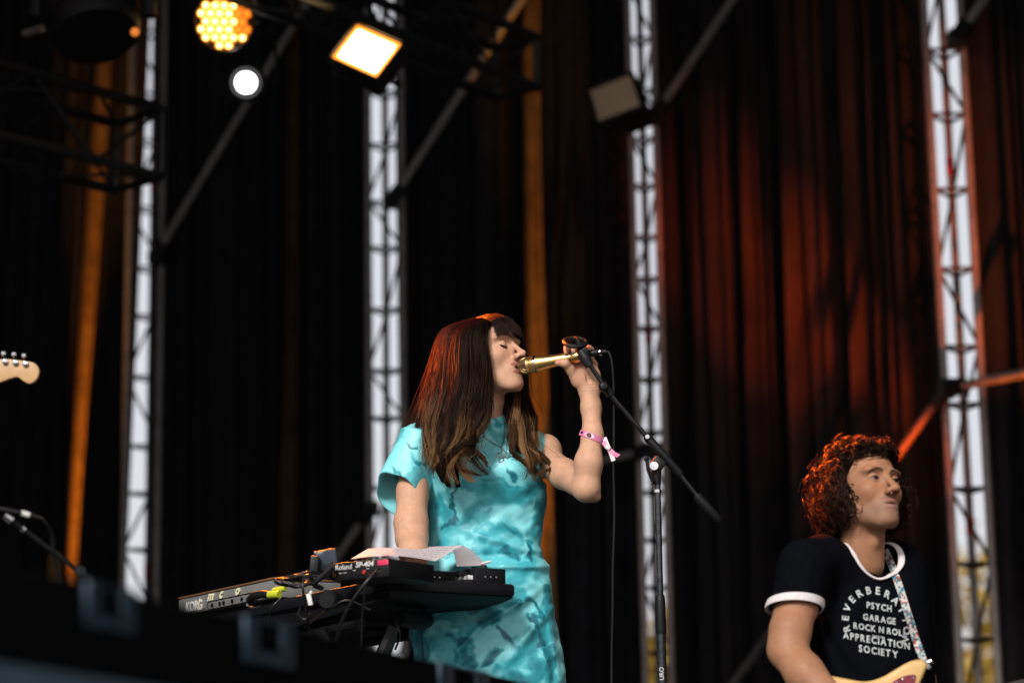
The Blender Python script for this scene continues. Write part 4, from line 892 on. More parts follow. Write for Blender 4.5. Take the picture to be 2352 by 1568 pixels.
def ringband(c, ax, rad, wd, th, name, n=64, ph=None, tiltf=None):
    """a ribbed band that hugs the shirt opening"""
    ax = Vector(ax).normalized(); u = ax.cross(Vector((0, 1, 0))).normalized(); w_ = ax.cross(u); V = []; F = []
    for k in range(n):
        a = 2 * math.pi * k / n; dr = u * math.cos(a) + w_ * math.sin(a); rr = rad(a) if callable(rad) else rad; sh = tiltf(dr) if tiltf else 0
        for (o, rO) in ((0, 0), (0, th), (wd * .5, th * 1.4), (wd, th), (wd, 0)): V.append(Vector(c) + dr * (rr + rO) + ax * (o + sh))
    for k in range(n):
        for j in range(5):
            a0 = k * 5 + j; a1 = k * 5 + (j + 1) % 5; b0 = ((k + 1) % n) * 5 + j; b1 = ((k + 1) % n) * 5 + (j + 1) % 5; F.append((a0, a1, b1, b0))
    return MB().add(V, F).build(name, M_trim, man, 60)
# sleeve cuff follows the sleeve rim
ab = Vector((cuf - sR) / np.linalg.norm(cuf - sR)); Lc = float(np.linalg.norm(cuf - sR))
ringband(Vector(sR) + ab * (Lc * .93 - .020), ab, .0680, .021, .0032, 'sleeve_trim', tiltf=lambda d: -.25 * (d.x * .075))
# neck trim: trace the edge of the shirt's neck hole
ca = N1 + np.array([.022, -.020, -.004]); cb = np.array(ML((-.02, 0, -.05))) + np.array([.014, -.01, .0])
axn = (cb - ca) / np.linalg.norm(cb - ca); un_ = np.cross(axn, [0, 1, 0]); un_ /= np.linalg.norm(un_); vn = np.cross(axn, un_); rim = []
for k in range(72):
    a = 2 * math.pi * k / 72; dr = un_ * math.cos(a) + vn * math.sin(a); best = None
    for h in np.linspace(.14, -.14, 113):
        t = np.clip(h / np.linalg.norm(cb - ca), 0, 1); p = ca + axn * h + dr * (.0715 - .0095 * t + .006)
        if shirt(p[None])[0] < .001: best = p; break
    if best is not None: rim.append(best)
rim = np.array(rim); rim = (np.roll(rim, 1, 0) + 2 * rim + np.roll(rim, -1, 0)) / 4
V = []; F = []; nr = len(rim)
for k in range(nr):
    cdir = rim[k] - (ca + axn * ((rim[k] - ca) @ axn)); cdir /= np.linalg.norm(cdir)
    tn = rim[(k + 1) % nr] - rim[k - 1]; tn /= np.linalg.norm(tn); w_ = np.cross(tn, cdir)
    for j in range(8):
        a = 2 * math.pi * j / 8; V.append(rim[k] + cdir * (.0085 * math.cos(a) + .003) + w_ * .0035 * math.sin(a))
for k in range(nr):
    for j in range(8): F.append((k * 8 + j, k * 8 + (j + 1) % 8, ((k + 1) % nr) * 8 + (j + 1) % 8, ((k + 1) % nr) * 8 + j))
MB().add(V, F).build('neck_trim', M_trim, man, 60)
# chest print, laid on the cloth
M_print = material('white_print', (0.50, 0.53, 0.54), 0.8, 0, 0.4, 120)
def on_shirt(V, F, name):
    out = []
    for p in V:
        h = bv.ray_cast(Vector(p), (Vector(p) - Vector((0, 0, CAMZ))).normalized()); out.append((h[0] + h[1] * .0022) if h[0] is not None else Vector(p))
    MB().add(out, F).build(name, M_print, shirt_o, 0)
def place(V, px, py, rot, sc, sk=0.12, hs=.80):
    """text coords -> picture plane just ahead of the chest; rows run slightly down to the right across the turned chest"""
    c, s = math.cos(rot), math.sin(rot); res = []
    for x, y, z in V:
        xx, yy = (x * c - y * s) * sc, (x * s + y * c) * sc; res.append(U(px + xx * hs, py - yy + xx * hs * sk, 5.95))
    return res
def word(body, px, py, h, sp=1.0, name='lettering', sk=.16, hs=.82):
    tot = 0; gl = []
    for ch in body:
        if ch == ' ': tot += .45 * h * sp; continue
        V, F = text_mesh(ch, 1.0, off=.022); w_ = V[:, 0].max() - V[:, 0].min(); V[:, 0] -= V[:, 0].min(); gl.append((tot, V, F)); tot += (w_ + .16) * h / .7 * sp
    AV = []; AF = []
    for x0, V, F in gl:
        o = len(AV); V2 = V * (1 / .7); V2[:, 0] += (x0 - tot / 2) / h; AV += place(V2, px, py, 0, h, sk, hs); AF += [tuple(i + o for i in f) for f in F]
    on_shirt(AV, AF, name)
word('PSYCH', 2020, 1400, 14, .98); word('GARAGE', 2021, 1428, 14, .98); word('ROCK N ROLL', 2022, 1452, 14, .98); word('SINCE 1966', 2018, 1464, 4.5, 1.0); word('APPRECIATION', 2014, 1478, 15.5, 1.02, sk=.17); word('SOCIETY', 2019, 1503, 15.5, 1.05, sk=.17)
arc = 'REVERBERATION'; AV = []; AF = []
for i, ch in enumerate(arc):
    th = R(196 - i * (218 / (len(arc) - 1))); V, F = text_mesh(ch, 1.0, off=.022, align='CENTER'); V = V / .7; V[:, 1] -= .35
    cx_, cy_ = 2012 + 72 * math.cos(th) * .94, 1432 - 74 * math.sin(th) + 72 * math.cos(th) * .14; o = len(AV); AV += place(V, cx_, cy_, th - math.pi / 2, 17, .10, .88); AF += [tuple(j + o for j in f) for f in F]
on_shirt(AV, AF, 'arched_lettering')
# ------------------------------------------------------------------ microphone, stand, cable
M_gold = material('gold_brushed', (0.80, 0.52, 0.20), 0.34, 1.0, 0.06, 90)
M_goldmesh = material('gold_grille_wire', (0.70, 0.47, 0.20), 0.38, 1.0, 0.1, 90)
M_griddark = material('grille_foam', (0.03, 0.022, 0.012), 0.9)
g0 = U(1208, 840, 6.722); g1 = U(1345, 815.5, 6.672); ga = (g1 - g0).normalized(); gl = (g1 - g0).length
mic = thing('microphone', g0, 'gold handheld microphone at the singers mouth', 'microphone')
MB().lathe([(-.0225, 0), (-.0215, .008), (-.016, .0165), (-.008, .0215), (.001, .0235), (.012, .0235), (.012, 0)], g0, ga, 28).build('grille_foam', M_griddark, mic)
def wires(prof_r, t0, t1, nr, nm, name):
    m = MB(); u = ga.cross(Vector((0, 0, 1))).normalized(); w_ = ga.cross(u)
    for k in range(nm):
        for sgn in (-1, 1):
            pts = []
            for i in range(11):
                t = t0 + (t1 - t0) * i / 10; a = 2 * math.pi * k / nm + sgn * 0.42 * i / 10; r = prof_r(t); pts.append(g0 + ga * t + (u * math.cos(a) + w_ * math.sin(a)) * r)
            m.tube(pts, .00055, 4, cap=False)
    for i in range(nr):
        t = t0 + (t1 - t0) * (i + .5) / nr; r = prof_r(t) + .0003; m.tube([g0 + ga * t + (u * math.cos(a) + w_ * math.sin(a)) * r for a in np.linspace(0, 2 * math.pi, 25)], .0005, 4, cap=False)
    return m.build(name, M_goldmesh, mic)
wires(lambda t: float(np.interp(t, [-.0228, -.0215, -.016, -.008, .001, .012], [.001, .0082, .0168, .0218, .0238, .0238])), -.0226, .006, 8, 17, 'front_grille')
MB().lathe([(.005, .0236), (.005, .0248), (.0125, .0254), (.0125, .0240)], g0, ga, 32).build('band', M_gold, mic)
wires(lambda t: .0242 - (t - .0125) * .02, .0125, .0275, 4, 17, 'rear_grille')
MB().lathe([(.0265, .0236), (.0265, .0252), (.030, .0252), (.031, .0236)], g0, ga, 32).build('ring', M_chrome, mic)
MB().lathe([(.012, .0225), (.029, .0228), (.040, .0222), (.060, .0196), (.085, .0176), (.110, .0170), (gl - .004, .0172), (gl, .016), (gl, 0)], g0, ga, 36).build('handle', M_gold, mic)
x0, x1 = U(1347, 813, 6.668), U(1392, 807, 6.655)
plug = MB().tube([x0, x0.lerp(x1, .1), x0.lerp(x1, .65), x0.lerp(x1, .72), x1], [.0085, .0098, .0095, .0068, .0058], 14)
cable = thing('microphone_cable', U(1405, 1568, 6.68), 'black cable hanging from the microphone past the singers arm', 'cable')
plug.build('plug', M_black, cable)
MB().lathe([(0, .0104), (.003, .0104)], x0.lerp(x1, .68), x1 - x0, 14).build('plug_ring', M_chrome, cable)
cp = [x1, U(1400, 812, 6.65), U(1406, 838, 6.65), U(1409, 880, 6.655), U(1410, 960, 6.66), U(1409, 1080, 6.665), U(1411, 1180, 6.67), U(1408, 1290, 6.67), U(1407, 1400, 6.675), U(1405, 1568, 6.68), Vector((U(1404, 1568, 6.68).x, 6.68, .75)), Vector((.35, 6.75, .612)), Vector((.2, 7.2, .612))]
MB().tube(spline(cp, 120), .0037, 8).build('wire', M_rubber, cable)

stand = thing('microphone_stand', (U(1520, 1568, 6.66).x, 6.66, .603), 'black boom microphone stand right of the singer', 'microphone stand')
b0, b1, b2, b3, b4, b5 = [U(*p) for p in ((1343, 820, 6.628), (1394, 896, 6.635), (1488, 1006, 6.648), (1545, 1068, 6.655), (1604, 1142, 6.66), (1652, 1196, 6.665))]
MB().tube([b0, b1, b2, b3, b4], .0068, 12).build('boom_tube', M_black, stand)
MB().tube([b2.lerp(b1, .05), b2, b2.lerp(b3, .55), b3.lerp(b4, .25), b3.lerp(b4, .32)], [.0095, .0118, .0118, .0125, .0095], 14).build('boom_sleeve', M_plastic, stand)
MB().tube([b4.lerp(b5, -.12), b4.lerp(b5, -.02), b5.lerp(b4, .06), b5], [.0105, .0135, .0140, .0110], 16).build('counterweight', M_rubber, stand)
MB().lathe([(-.004, 0), (-.004, .0085), (.001, .0085), (.003, .006), (.003, 0)], b2 + Vector((-.002, -.013, .002)), (0, -1, 0), 16).build('screw', M_chrome, stand)
MB().lathe([(-.016, .0), (-.014, .008), (-.006, .0145), (.004, .0150), (.012, .0095), (.015, 0)], U(1387, 888, 6.615), (0, -1, .1), 18).build('knob', M_plastic, stand)
MB().lathe([(-.012, .009), (-.012, .0125), (.012, .0125), (.012, .009)], b1 + Vector((.004, 0, -.004)), b2 - b1, 14).build('collar', M_plastic, stand)
# clip: knuckle, threaded stub, empty cradle loop above the microphone
MB().tube([U(1352, 838, 6.63), U(1346, 826, 6.63), U(1338, 812, 6.635), U(1330, 798, 6.64)], [.013, .016, .0165, .011], 14).box(U(1339, 812, 6.635), (.022, .026, .034), Matrix.Rotation(R(32), 3, 'Y'), .006).build('clip_knuckle', M_plastic, stand)
MB().lathe([(-.006, .0105), (-.006, .0135), (.006, .0135), (.006, .0105)], U(1352, 836, 6.63), b0 - b1, 14).build('thread_nut', M_black, stand)
def loop(c, rx, ry, rr, tl): return [U(c[0] + rx * math.cos(a), c[1] + ry * math.sin(a) + tl * math.cos(a), c[2] - .022 * math.sin(a)) for a in np.linspace(0, 2 * math.pi, 28)]
MB().tube(loop((1321, 786, 6.64), 25, 9, 0, 1), .0068, 8).tube([U(1324, 776, 6.66), U(1330, 788, 6.64), U(1334, 800, 6.635)], [.007, .009, .010], 10).build('clip_cradle', M_plastic, stand)
# clutch and upright
j = U(1508, 1066, 6.655); k0 = U(1508, 1100, 6.66)
MB().box(j + Vector((.004, 0, .001)), (.036, .028, .034), Matrix.Rotation(R(38), 3, 'Y'), .006).tube([j, U(1508, 1085, 6.658), U(1508, 1112, 6.66)], [.014, .0135, .0125], 12).build('clutch', M_plastic, stand)
MB().lathe([(-.004, 0), (-.004, .012), (.004, .012), (.005, 0)], U(1502, 1070, 6.635), (0, -1, .1), 16).build('clutch_washer', M_chrome, stand)
MB().tube([U(1486, 1057, 6.63), U(1489, 1078, 6.63), U(1500, 1104, 6.64)], [.0055, .0055, .006], 8).lathe([(-.008, 0), (-.005, .007), (.003, .008), (.008, 0)], U(1485, 1054, 6.63), (0, -1, 0), 12).build('lever', M_plastic, stand)
MB().lathe([(-.004, .0095), (-.004, .0125), (.004, .0125), (.004, .0095)], U(1509, 1128, 6.66), (0, 0, 1), 16).build('lock_ring', M_chrome, stand)
ub = U(1510, 1112, 6.66); X, Yc = ub.x, 6.66
sx = U(1516, 1366, 6.66).x
ax_top, ax_bot = Vector((ub.x, Yc, ub.z)), Vector((U(1518, 1500, 6.66).x, Yc, .64)); 
def onax(py): z = U(1515, py, 6.66).z; f = (ax_top.z - z) / (ax_top.z - ax_bot.z); return ax_top.lerp(ax_bot, f)
M_tubem = material('worn_black_chrome', (0.06, 0.065, 0.07), 0.28, 0.75, 0.5, 40)
MB().tube([ax_top, onax(1375)], .0093, 14).build('upper_tube', M_tubem, stand)
MB().tube([onax(1364), onax(1368), onax(1380), onax(1450), onax(1456)], [.0095, .0125, .0138, .0150, .0135], 16).build('height_sleeve', M_plastic, stand)
MB().tube([onax(1454), ax_bot], .0128, 14).build('lower_tube', M_tubem, stand)
for k in range(3):
    a = k * 2.094 + .4; MB().tube([ax_bot + Vector((0, 0, .06)), ax_bot + Vector((.14 * math.cos(a), .14 * math.sin(a), .01)), ax_bot + Vector((.30 * math.cos(a), .30 * math.sin(a), -.028))], .0085, 8).build('leg', M_black, stand)
V, F = text_mesh('URO', .017)
p0 = onax(1562); MB().add([p0 + Vector((.0035 - y, -.0126 - .0006, x)) for x, y, z in V], F).build('lettering', M_white, stand, 0)

# ------------------------------------------------------------------ wristband
M_pink = material('pink_satin_ribbon', (0.72, 0.22, 0.40), 0.5, 0, 0.1, 200); M_ribw = material('white_ribbon', (0.78, 0.70, 0.74), 0.5, 0, 0.1, 200)
wb = thing('wristband', U(1361, 1004, 6.665), 'pink festival wristband with an eye motif on the singers raised wrist', 'wristband')
wc = un(1361.5, 1004, 6.668); wax = Vector((.02, 0, 1)); nrm = Vector((.42, -.12, 1)).normalized(); uu = nrm.cross(Vector((0, 1, 0))).normalized(); vv = nrm.cross(uu)
if uu.x < 0: uu = -uu
vv = nrm.cross(uu); vv = vv if vv.y < 0 else -vv
abv = BVHTree.FromPolygons([tuple(v) for v in AV_], [tuple(int(i) for i in f) for f in AF_])
def arm_r(a, h):
    o = Vector(wc) + nrm * h; d = uu * math.cos(a) + vv * math.sin(a); hh = abv.ray_cast(o, d); return (hh[0] - o).length if hh[0] is not None else .034
_rt = [max(arm_r(2 * math.pi * k / 72, h) for h in (-.008, 0, .008)) + .0012 for k in range(72)]
def wp(a, h, o=0.0):
    k = (a % (2 * math.pi)) / (2 * math.pi) * 72; i = int(k) % 72; f = k - int(k); r = _rt[i] * (1 - f) + _rt[(i + 1) % 72] * f + o
    return Vector(wc) + (uu * math.cos(a) + vv * math.sin(a)) * r + nrm * h
m = MB(); n = 56; V = []; F = []
for k in range(n):
    a = 2 * math.pi * k / n
    for h, o in ((-.0085, 0), (.0085, 0), (.0085, .001), (-.0085, .001)): V.append(wp(a, h, o))
for k in range(n):
    for j in range(4): F.append((k * 4 + j, ((k + 1) % n) * 4 + j, ((k + 1) % n) * 4 + (j + 1) % 4, k * 4 + (j + 1) % 4))
m.add(V, F).build('band', M_pink, wb, 60)
def decal(pts, mat, name, o): 
    V = [wp(a, h, o) for a, h in pts]; MB().add(V, [tuple(range(len(V)))]).build(name, mat, wb, 0)
ae = math.pi * .585
decal([(ae + .40 * math.cos(t), .0072 * math.sin(t) * abs(math.sin(t)) ** .3) for t in np.linspace(0, 2 * math.pi, 24, endpoint=False)], M_ribw, 'eye_white', .0016)
decal([(ae + .17 * math.cos(t), .0062 * math.sin(t)) for t in np.linspace(0, 2 * math.pi, 18, endpoint=False)], M_lash, 'eye_pupil', .0022)
decal([(ae + .06 * math.cos(t), .0023 * math.sin(t)) for t in np.linspace(0, 2 * math.pi, 12, endpoint=False)], M_red, 'eye_dot', .0028)
decal([(ae + .62, -.003), (ae + .62, .004), (ae + .86, .004), (ae + .86, -.003)], M_lash, 'black_mark', .0016)
def ribbon(pts, wd, mat, name, parent, wv=Vector((.35, 0, 1))):
    P = [Vector(p) for p in spline(pts, 14)]; wv = wv.normalized() * wd / 2; V = []; 
    for p in P: V += [p - wv, p + wv, p + wv + Vector((0, .0008, 0)), p - wv + Vector((0, .0008, 0))]
    F = [(i * 4 + j, (i + 1) * 4 + j, (i + 1) * 4 + (j + 1) % 4, i * 4 + (j + 1) % 4) for i in range(len(P) - 1) for j in range(4)] + [(0, 1, 2, 3), tuple(len(V) - 4 + i for i in range(4))]
    MB().add(V, F).build(name, mat, parent, 60)
ribbon([U(1386, 1014, 6.635), U(1396, 1028, 6.625), U(1408, 1040, 6.62), U(1421, 1047, 6.62)], .013, M_pink, 'tail', wb, Vector((1, 0, .9)))
ribbon([U(1388, 1004, 6.65), U(1394, 1020, 6.63), U(1404, 1042, 6.622), U(1409, 1058, 6.62)], .012, M_ribw, 'tail', wb, Vector((1, 0, .3)))
MB().box(U(1396, 1027, 6.62), (.015, .005, .013), Matrix.Rotation(R(38), 3, 'Y'), .002).build('clasp', M_white, wb)

# ------------------------------------------------------------------ necklace
M_silver = material('silver', (0.62, 0.60, 0.60), 0.3, 1.0, 0.1, 200)
dbv = BVHTree.FromPolygons([tuple(v) for v in DV], [tuple(int(i) for i in f) for f in DF])
def on_dress(px, py, off=.003):
    p = U(px, py, 6.4); d = (p - Vector((0, 0, CAMZ))).normalized(); h = dbv.ray_cast(p, d); return (h[0] - d * off) if h[0] is not None else U(px, py, 6.76)
pend = on_dress(1156.5, 1048, .004)
nl = thing('necklace', pend, 'silver flower pendant on a thin chain over the turquoise dress', 'necklace')
m = MB()
for pts in ([(1108, 990), (1117, 1005), (1133, 1017), (1152, 1027)], [(1160, 966), (1159, 985), (1157, 1008), (1152, 1027)], [(1152, 1027), (1153.5, 1034)]):
    P = [on_dress(*p) for p in spline([(a, b, 0) for a, b in pts], 26)[:, :2]]; m.tube(P, .0011, 5)
    for i, p in enumerate(P[::2]): m.lathe([(-.0012, 0), (0, .0019), (.0012, 0)], p, (1, 0, .5 * (-1) ** i), 6)
m.build('chain', M_silver, nl)
for k in range(5):
    a = math.pi / 2 + k * 2 * math.pi / 5; c = pend + Vector((math.cos(a), 0, math.sin(a))) * .0105; pts = []
    for t in np.linspace(0, 2 * math.pi, 17):
        r = Vector((math.cos(a), 0, math.sin(a))) * (.0080 * math.cos(t)) + Vector((-math.sin(a), 0, math.cos(a))) * (.0058 * math.sin(t)); pts.append(c + r + Vector((0, -.002, 0)))
    MB().tube(pts, .0014, 6, cap=False).build('petal', M_silver, nl)

# ------------------------------------------------------------------ keyboards and their stand
def UK(px, py, Y): return U(px, py, Y * 1.055)
Rc = UK(1180, 1341, 6.30); zt = Rc.z; Ld = Vector((-.56, .828, 0)); Dd = Vector((.828, .56, 0)); Cc = Rc - Dd * .40; UZ = Vector((0, 0, 1))
KM = Matrix((Ld, -Dd, UZ)).transposed()      # local x along the keys to the far left, y towards the rear panels, z up
def kb(l, d, z): p = Cc + Ld * l + Dd * d; return Vector((p.x, p.y, z))
M_slab = material('black_textured_case', (0.0045, 0.005, 0.007), 0.6, 0, 0.3, 60, 0.5, 500, spec=0.25)
M_korg = material('brushed_silver_case', (0.20, 0.20, 0.20), 0.42, 0.1, 0.15, 30, 0.1, 300)
slab = thing('keyboard_tray', kb(.5, .2, zt - .036), 'thick black keyboard slab seen from below in front of the singer', 'keyboard')
MB().box(kb(.64, .2, zt - .018), (1.30, .40, .036), KM, .010).build('case', M_slab, slab)
MB().add([kb(-.006, 0, zt - .036), kb(-.006, .40, zt - .036), kb(1.28, .40, zt - .036), kb(1.28, 0, zt - .036), kb(.03, .02, zt - .050), kb(.03, .38, zt - .050), kb(1.2, .38, zt - .125), kb(1.2, .02, zt - .125)], [(0, 3, 2, 1), (4, 5, 6, 7), (0, 1, 5, 4), (1, 2, 6, 5), (2, 3, 7, 6), (3, 0, 4, 7)]).build('underside', M_slab, slab, 0)
MB().box(kb(.52, .32, zt + .004), (.98, .13, .012), KM, .002).build('key_bed', M_plastic, slab)
for i in range(42):
    MB().box(kb(.04 + i * .0232, .33, zt + .016), (.0222, .12, .012), KM, .0015).build('white_key', M_white, slab)
for i in range(42):
    if i % 7 not in (2, 6): MB().box(kb(.0516 + i * .0232, .29, zt + .028), (.011, .075, .012), KM, .0015).build('black_key', M_plastic, slab)
for d_, l_ in ((.03, .1), (.37, .1), (.03, .95), (.37, .95)): MB().lathe([(0, 0), (0, .016), (.012, .018), (.012, 0)], kb(l_, d_, zt - .048), UZ, 12).build('rubber_foot', M_rubber, slab)
# small boxes at the right hand end of the slab
def gadget(name, l, d, w_, dd, h, mat, label, cat, rot=0, knobs=0, group=None):
    c = kb(l, d, zt + h / 2 + .001); M = KM @ Matrix.Rotation(rot, 3, 'Z'); t = thing(name, c - UZ * h / 2, label, cat, group)
    MB().box(c, (w_, dd, h), M, .004).build('case', mat, t)
    for k in range(knobs): MB().lathe([(0, .009), (.012, .008), (.013, 0)], c + M @ Vector(((k - (knobs - 1) / 2) * w_ / (knobs + .5), 0, h / 2)), UZ, 12).build('knob', M_plastic, t)
    for k in range(3): MB().lathe([(0, .0025), (.001, 0)], c + M @ Vector((-w_ / 2 - .0002, (k - 1) * .018, -.004)), M @ Vector((-1, 0, 0)), 8).build('socket', M_silver, t)
gadget('effects_pedal', .075, .335, .12, .10, .042, M_slab, 'small black effects box at the right end of the keyboard slab', 'effects pedal', 0, 2)
gadget('controller_box', .10, .165, .12, .14, .030, M_plastic, 'low black box under the lyric sheets', 'music device', .05, 2)
# silver synth at the far left
ky = thing('synthesizer', kb(.72, .06, zt), 'silver synthesizer at the left, its rear panel lettering facing the camera', 'synthesizer')
kl0, kl1, kh = .40, 1.02, .052
ko = Vector(UK(410, 1383, 6.88)); 
KS = .20
def kp(l, h, o=0.0): return kb(l + KS, -.02 - o, zt + .003 + h)
MB().box(kb((kl0 + kl1) / 2 + KS, .09, zt + .003 + kh / 2), (kl1 - kl0, .22, kh), KM, .006).build('body', M_korg, ky)
M_trimw = material('walnut_cheek', (0.16, 0.075, 0.035), 0.5, 0, 0.4, 30)
MB().box(kb((kl0 + kl1) / 2 + KS, .09, zt + .003 + kh + .003), (kl1 - kl0, .225, .006), KM, .002).build('top_panel', M_trimw, ky)
pl = MB()
def rrect(l0, l1, h0, h1, r):
    pts = []
    for cx, ch, a0 in ((l1 - r, h1 - r, 0), (l0 + r, h1 - r, 90), (l0 + r, h0 + r, 180), (l1 - r, h0 + r, 270)):
        for i in range(5): a = R(a0 + i * 22.5); pts.append((cx + r * math.cos(a), ch + r * math.sin(a)))
    return pts
rp = rrect(.50, .82, .002, .026, .008); MB().tube([kp(l, h, .0012) for l, h in rp] + [kp(*rp[0], .0012)], .0013, 6).build('socket_plate_edge', M_black, ky)
for l in (.79, .74, .715, .66, .60): MB().lathe([(0, .0062), (.003, .0062), (.003, .003), (0, .003)], kp(l, .013, 0), -Dd, 12).build('jack', M_black, ky)
def ktext(body, l, h, size, mat, name, shear=0, extr=.0006, flat=1.0, parent=None, off=0.0):
    V, F = text_mesh(body, size, extr, shear, off=off); MB().add([kp(l - x * flat, h + y, .0012 + z + extr) for x, y, z in V], F).build(name, mat, parent or ky, 0)
M_cream = material('cream_puffy_letter', (0.80, 0.76, 0.52), 0.45)
ktext('KORG', .965, .008, .042, M_white, 'lettering', off=.0012, flat=.95)
for ch, l in (('m', .818), ('c', .742), ('o', .640)): ktext(ch, l, .029, .040, M_cream, 'letter_sticker', .35, .0015, 1.25, off=.0012)
MB().tube([kp(.872, .006, .003), kp(.875, .02, .003), kp(.872, .036, .003), kp(.868, .042, .003)], .0016, 6).build('sticker_stroke', M_cream, ky)
MB().lathe([(0, .003), (.002, .002), (.0025, 0)], kp(.888, .026, 0), -Dd, 10).build('sticker_dot', M_cream, ky)

# sampler
a0, a1 = UK(762, 1293, 6.00), UK(893, 1281, 5.90); sxv = (a1 - a0); SW = sxv.length; sxv.normalize(); szv = Vector((0, 0, 1)); szv = (szv - sxv * szv.dot(sxv)).normalized(); syv = szv.cross(sxv); SH = .047; SD = .20
smp = thing('sampler', a0.lerp(a1, .5) + syv * SD / 2 - szv * SH, 'small black sampler with white lettering and pink tape on its back', 'sampler')
SM = Matrix((sxv, syv, szv)).transposed()
MB().box(a0.lerp(a1, .5) + syv * (SD / 2) - szv * SH / 2, (SW, SD, SH), SM, .003).build('case', M_plastic, smp)
def sp(x, z, o=.0): return a0 + sxv * x - szv * z - syv * o
def stext(body, x, z, size, name, mat=M_white, shear=0, off=0, wsc=1.0):
    V, F = text_mesh(body, size, .0003, shear, off=off); MB().add([sp(x + p[0] * wsc, z - p[1], .0008 + p[2]) for p in V], F).build(name, mat, smp, 0)
stext('Roland', .012, .0190, .0200, 'lettering'); stext('SP-404', .080, .0165, .0190, 'lettering', shear=.15, off=.0004, wsc=1.1)
M_pinkt = material('pink_gaffer_tape', (0.75, 0.035, 0.12), 0.6, 0, 0.15, 80)
MB().box(sp(SW - .018, .0100, .0012), (.034, .0016, .013), SM, .0005).build('tape', M_pinkt, smp)
for x, z in ((.030, .028), (.045, .028), (.075, .024), (.12, .022)): MB().box(sp(x, z, .0006), (.010, .0008, .0012), SM).build('marking', M_white, smp)
for x, z, mt in ((.010, .033, M_trimw), (.108, .030, M_red), (.060, .036, M_black), (.085, .036, M_black)): MB().lathe([(0, .0055), (.003, .005), (.003, .0028), (.0005, .0025), (.0005, 0)], sp(x, z, 0), -syv, 12).build('jack', mt, smp)
for i in range(5): MB().lathe([(0, .0065), (.012, .0055), (.0125, 0)], sp(.045 + i * .022, 0, -.05), szv, 10).build('knob', M_plastic, smp)
MB().box(sp(.125, -.003, -.10), (.05, .12, .006), SM, .001).build('display_panel', M_white, smp)
# black phone-like box leaning behind the sampler
pb_ = UK(750, 1287, 6.12); dv = thing('leaning_device', pb_ - Vector((0, 0, .03)), 'dark slab device standing behind the sampler', 'device')
MB().box(pb_, (.062, .012, .060), Matrix.Rotation(R(-8), 3, 'Y'), .004).build('case', M_plastic, dv)
MB().box(pb_ + Vector((0, -.0075, 0)), (.054, .003, .050), Matrix.Rotation(R(-8), 3, 'Y'), .001).build('screen', material('dark_glass', (.02, .03, .045), .15), dv)
MB().tube([pb_ + Vector((.02, 0, .0)), pb_ + Vector((.0, -.02, -.035))], .006, 8).build('stand_arm', M_plastic, dv)
pb2 = UK(722, 1300, 6.1); dv = thing('plug_adapter', pb2 - Vector((0, 0, .03)), 'small black adapter block left of the leaning device', 'adapter'); MB().box(pb2, (.024, .03, .055), Matrix.Rotation(R(6), 3, 'Y'), .005).build('case', M_plastic, dv); MB().tube([pb2 - Vector((0, 0, .02)), pb2 - Vector((.01, 0, .05))], .004, 6).build('lead', M_rubber, dv)

# lyric sheets
M_paper = material('lyric_paper', (0.80, 0.69, 0.71), 0.7, 0, 0.04, 20, trans=0.15)
def paper_mat(name, sx_, sy_, dens):
    m = material(name, (0.80, 0.69, 0.71), 0.7, 0, 0.04, 20, trans=0.12); n = m.node_tree.nodes; l = m.node_tree.links
    uv = n.new('ShaderNodeUVMap'); sep = n.new('ShaderNodeSeparateXYZ'); l.new(uv.outputs[0], sep.inputs[0])
    def mth(op, a, b=None):
        q = n.new('ShaderNodeMath'); q.operation = op
        for i, v in enumerate((a, b)):
            if v is None: continue
            if isinstance(v, (int, float)): q.inputs[i].default_value = v
            else: l.new(v, q.inputs[i])
        return q.outputs[0]
    row = mth('MULTIPLY', sep.outputs[1], sy_); fr = mth('FRACT', row); inrow = mth('MULTIPLY', mth('GREATER_THAN', fr, 0.38), mth('LESS_THAN', fr, 0.78))
    cmb = n.new('ShaderNodeCombineXYZ'); l.new(mth('MULTIPLY', sep.outputs[0], sx_), cmb.inputs[0]); l.new(mth('FLOOR', row), cmb.inputs[1])
    wn = n.new('ShaderNodeTexNoise'); wn.inputs['Scale'].default_value = 1.0; wn.inputs['Detail'].default_value = 3; l.new(cmb.outputs[0], wn.inputs['Vector'])
    ink = mth('MULTIPLY', inrow, mth('GREATER_THAN', wn.outputs[0], dens))
    edge = mth('MULTIPLY', mth('GREATER_THAN', sep.outputs[0], 0.34 if dens > .4 else .05), mth('LESS_THAN', sep.outputs[0], 0.94)); ink = mth('MULTIPLY', mth('MULTIPLY', ink, edge), 0.62)
    mx = n.new('ShaderNodeMix'); mx.data_type = 'RGBA'; b = n['Principled BSDF']; src = b.inputs['Base Color'].links[0].from_socket
    l.new(ink, mx.inputs[0]); l.new(src, mx.inputs[6]); mx.inputs[7].default_value = (.16, .13, .17, 1); l.new(mx.outputs[2], b.inputs['Base Color']); return m
def sheet_of_paper(near_, far_, mat, label, nu=24, nv=14, sag=0.0):
    A = spline([UK(*p) for p in near_], nu); B = spline([UK(*p) for p in far_], nu); V = []; F = []; UVs = []
    for i in range(nu):
        for jj in range(nv):
            t = jj / (nv - 1); p = A[i] * (1 - t) + B[i] * t + np.array([0, 0, sag * math.sin(math.pi * t)]); V.append(p); UVs.append((i / (nu - 1), t))
    F = [(i * nv + j, (i + 1) * nv + j, (i + 1) * nv + j + 1, i * nv + j + 1) for i in range(nu - 1) for j in range(nv - 1)]
    o = MB().add(V, F).build('lyric_sheet', mat, None, 60); uvl = o.data.uv_layers.new(name='UVMap')
    for lp in o.data.loops: uvl.data[lp.index].uv = UVs[lp.vertex_index]
    return tag(o, label, 'paper', 'lyric sheets')
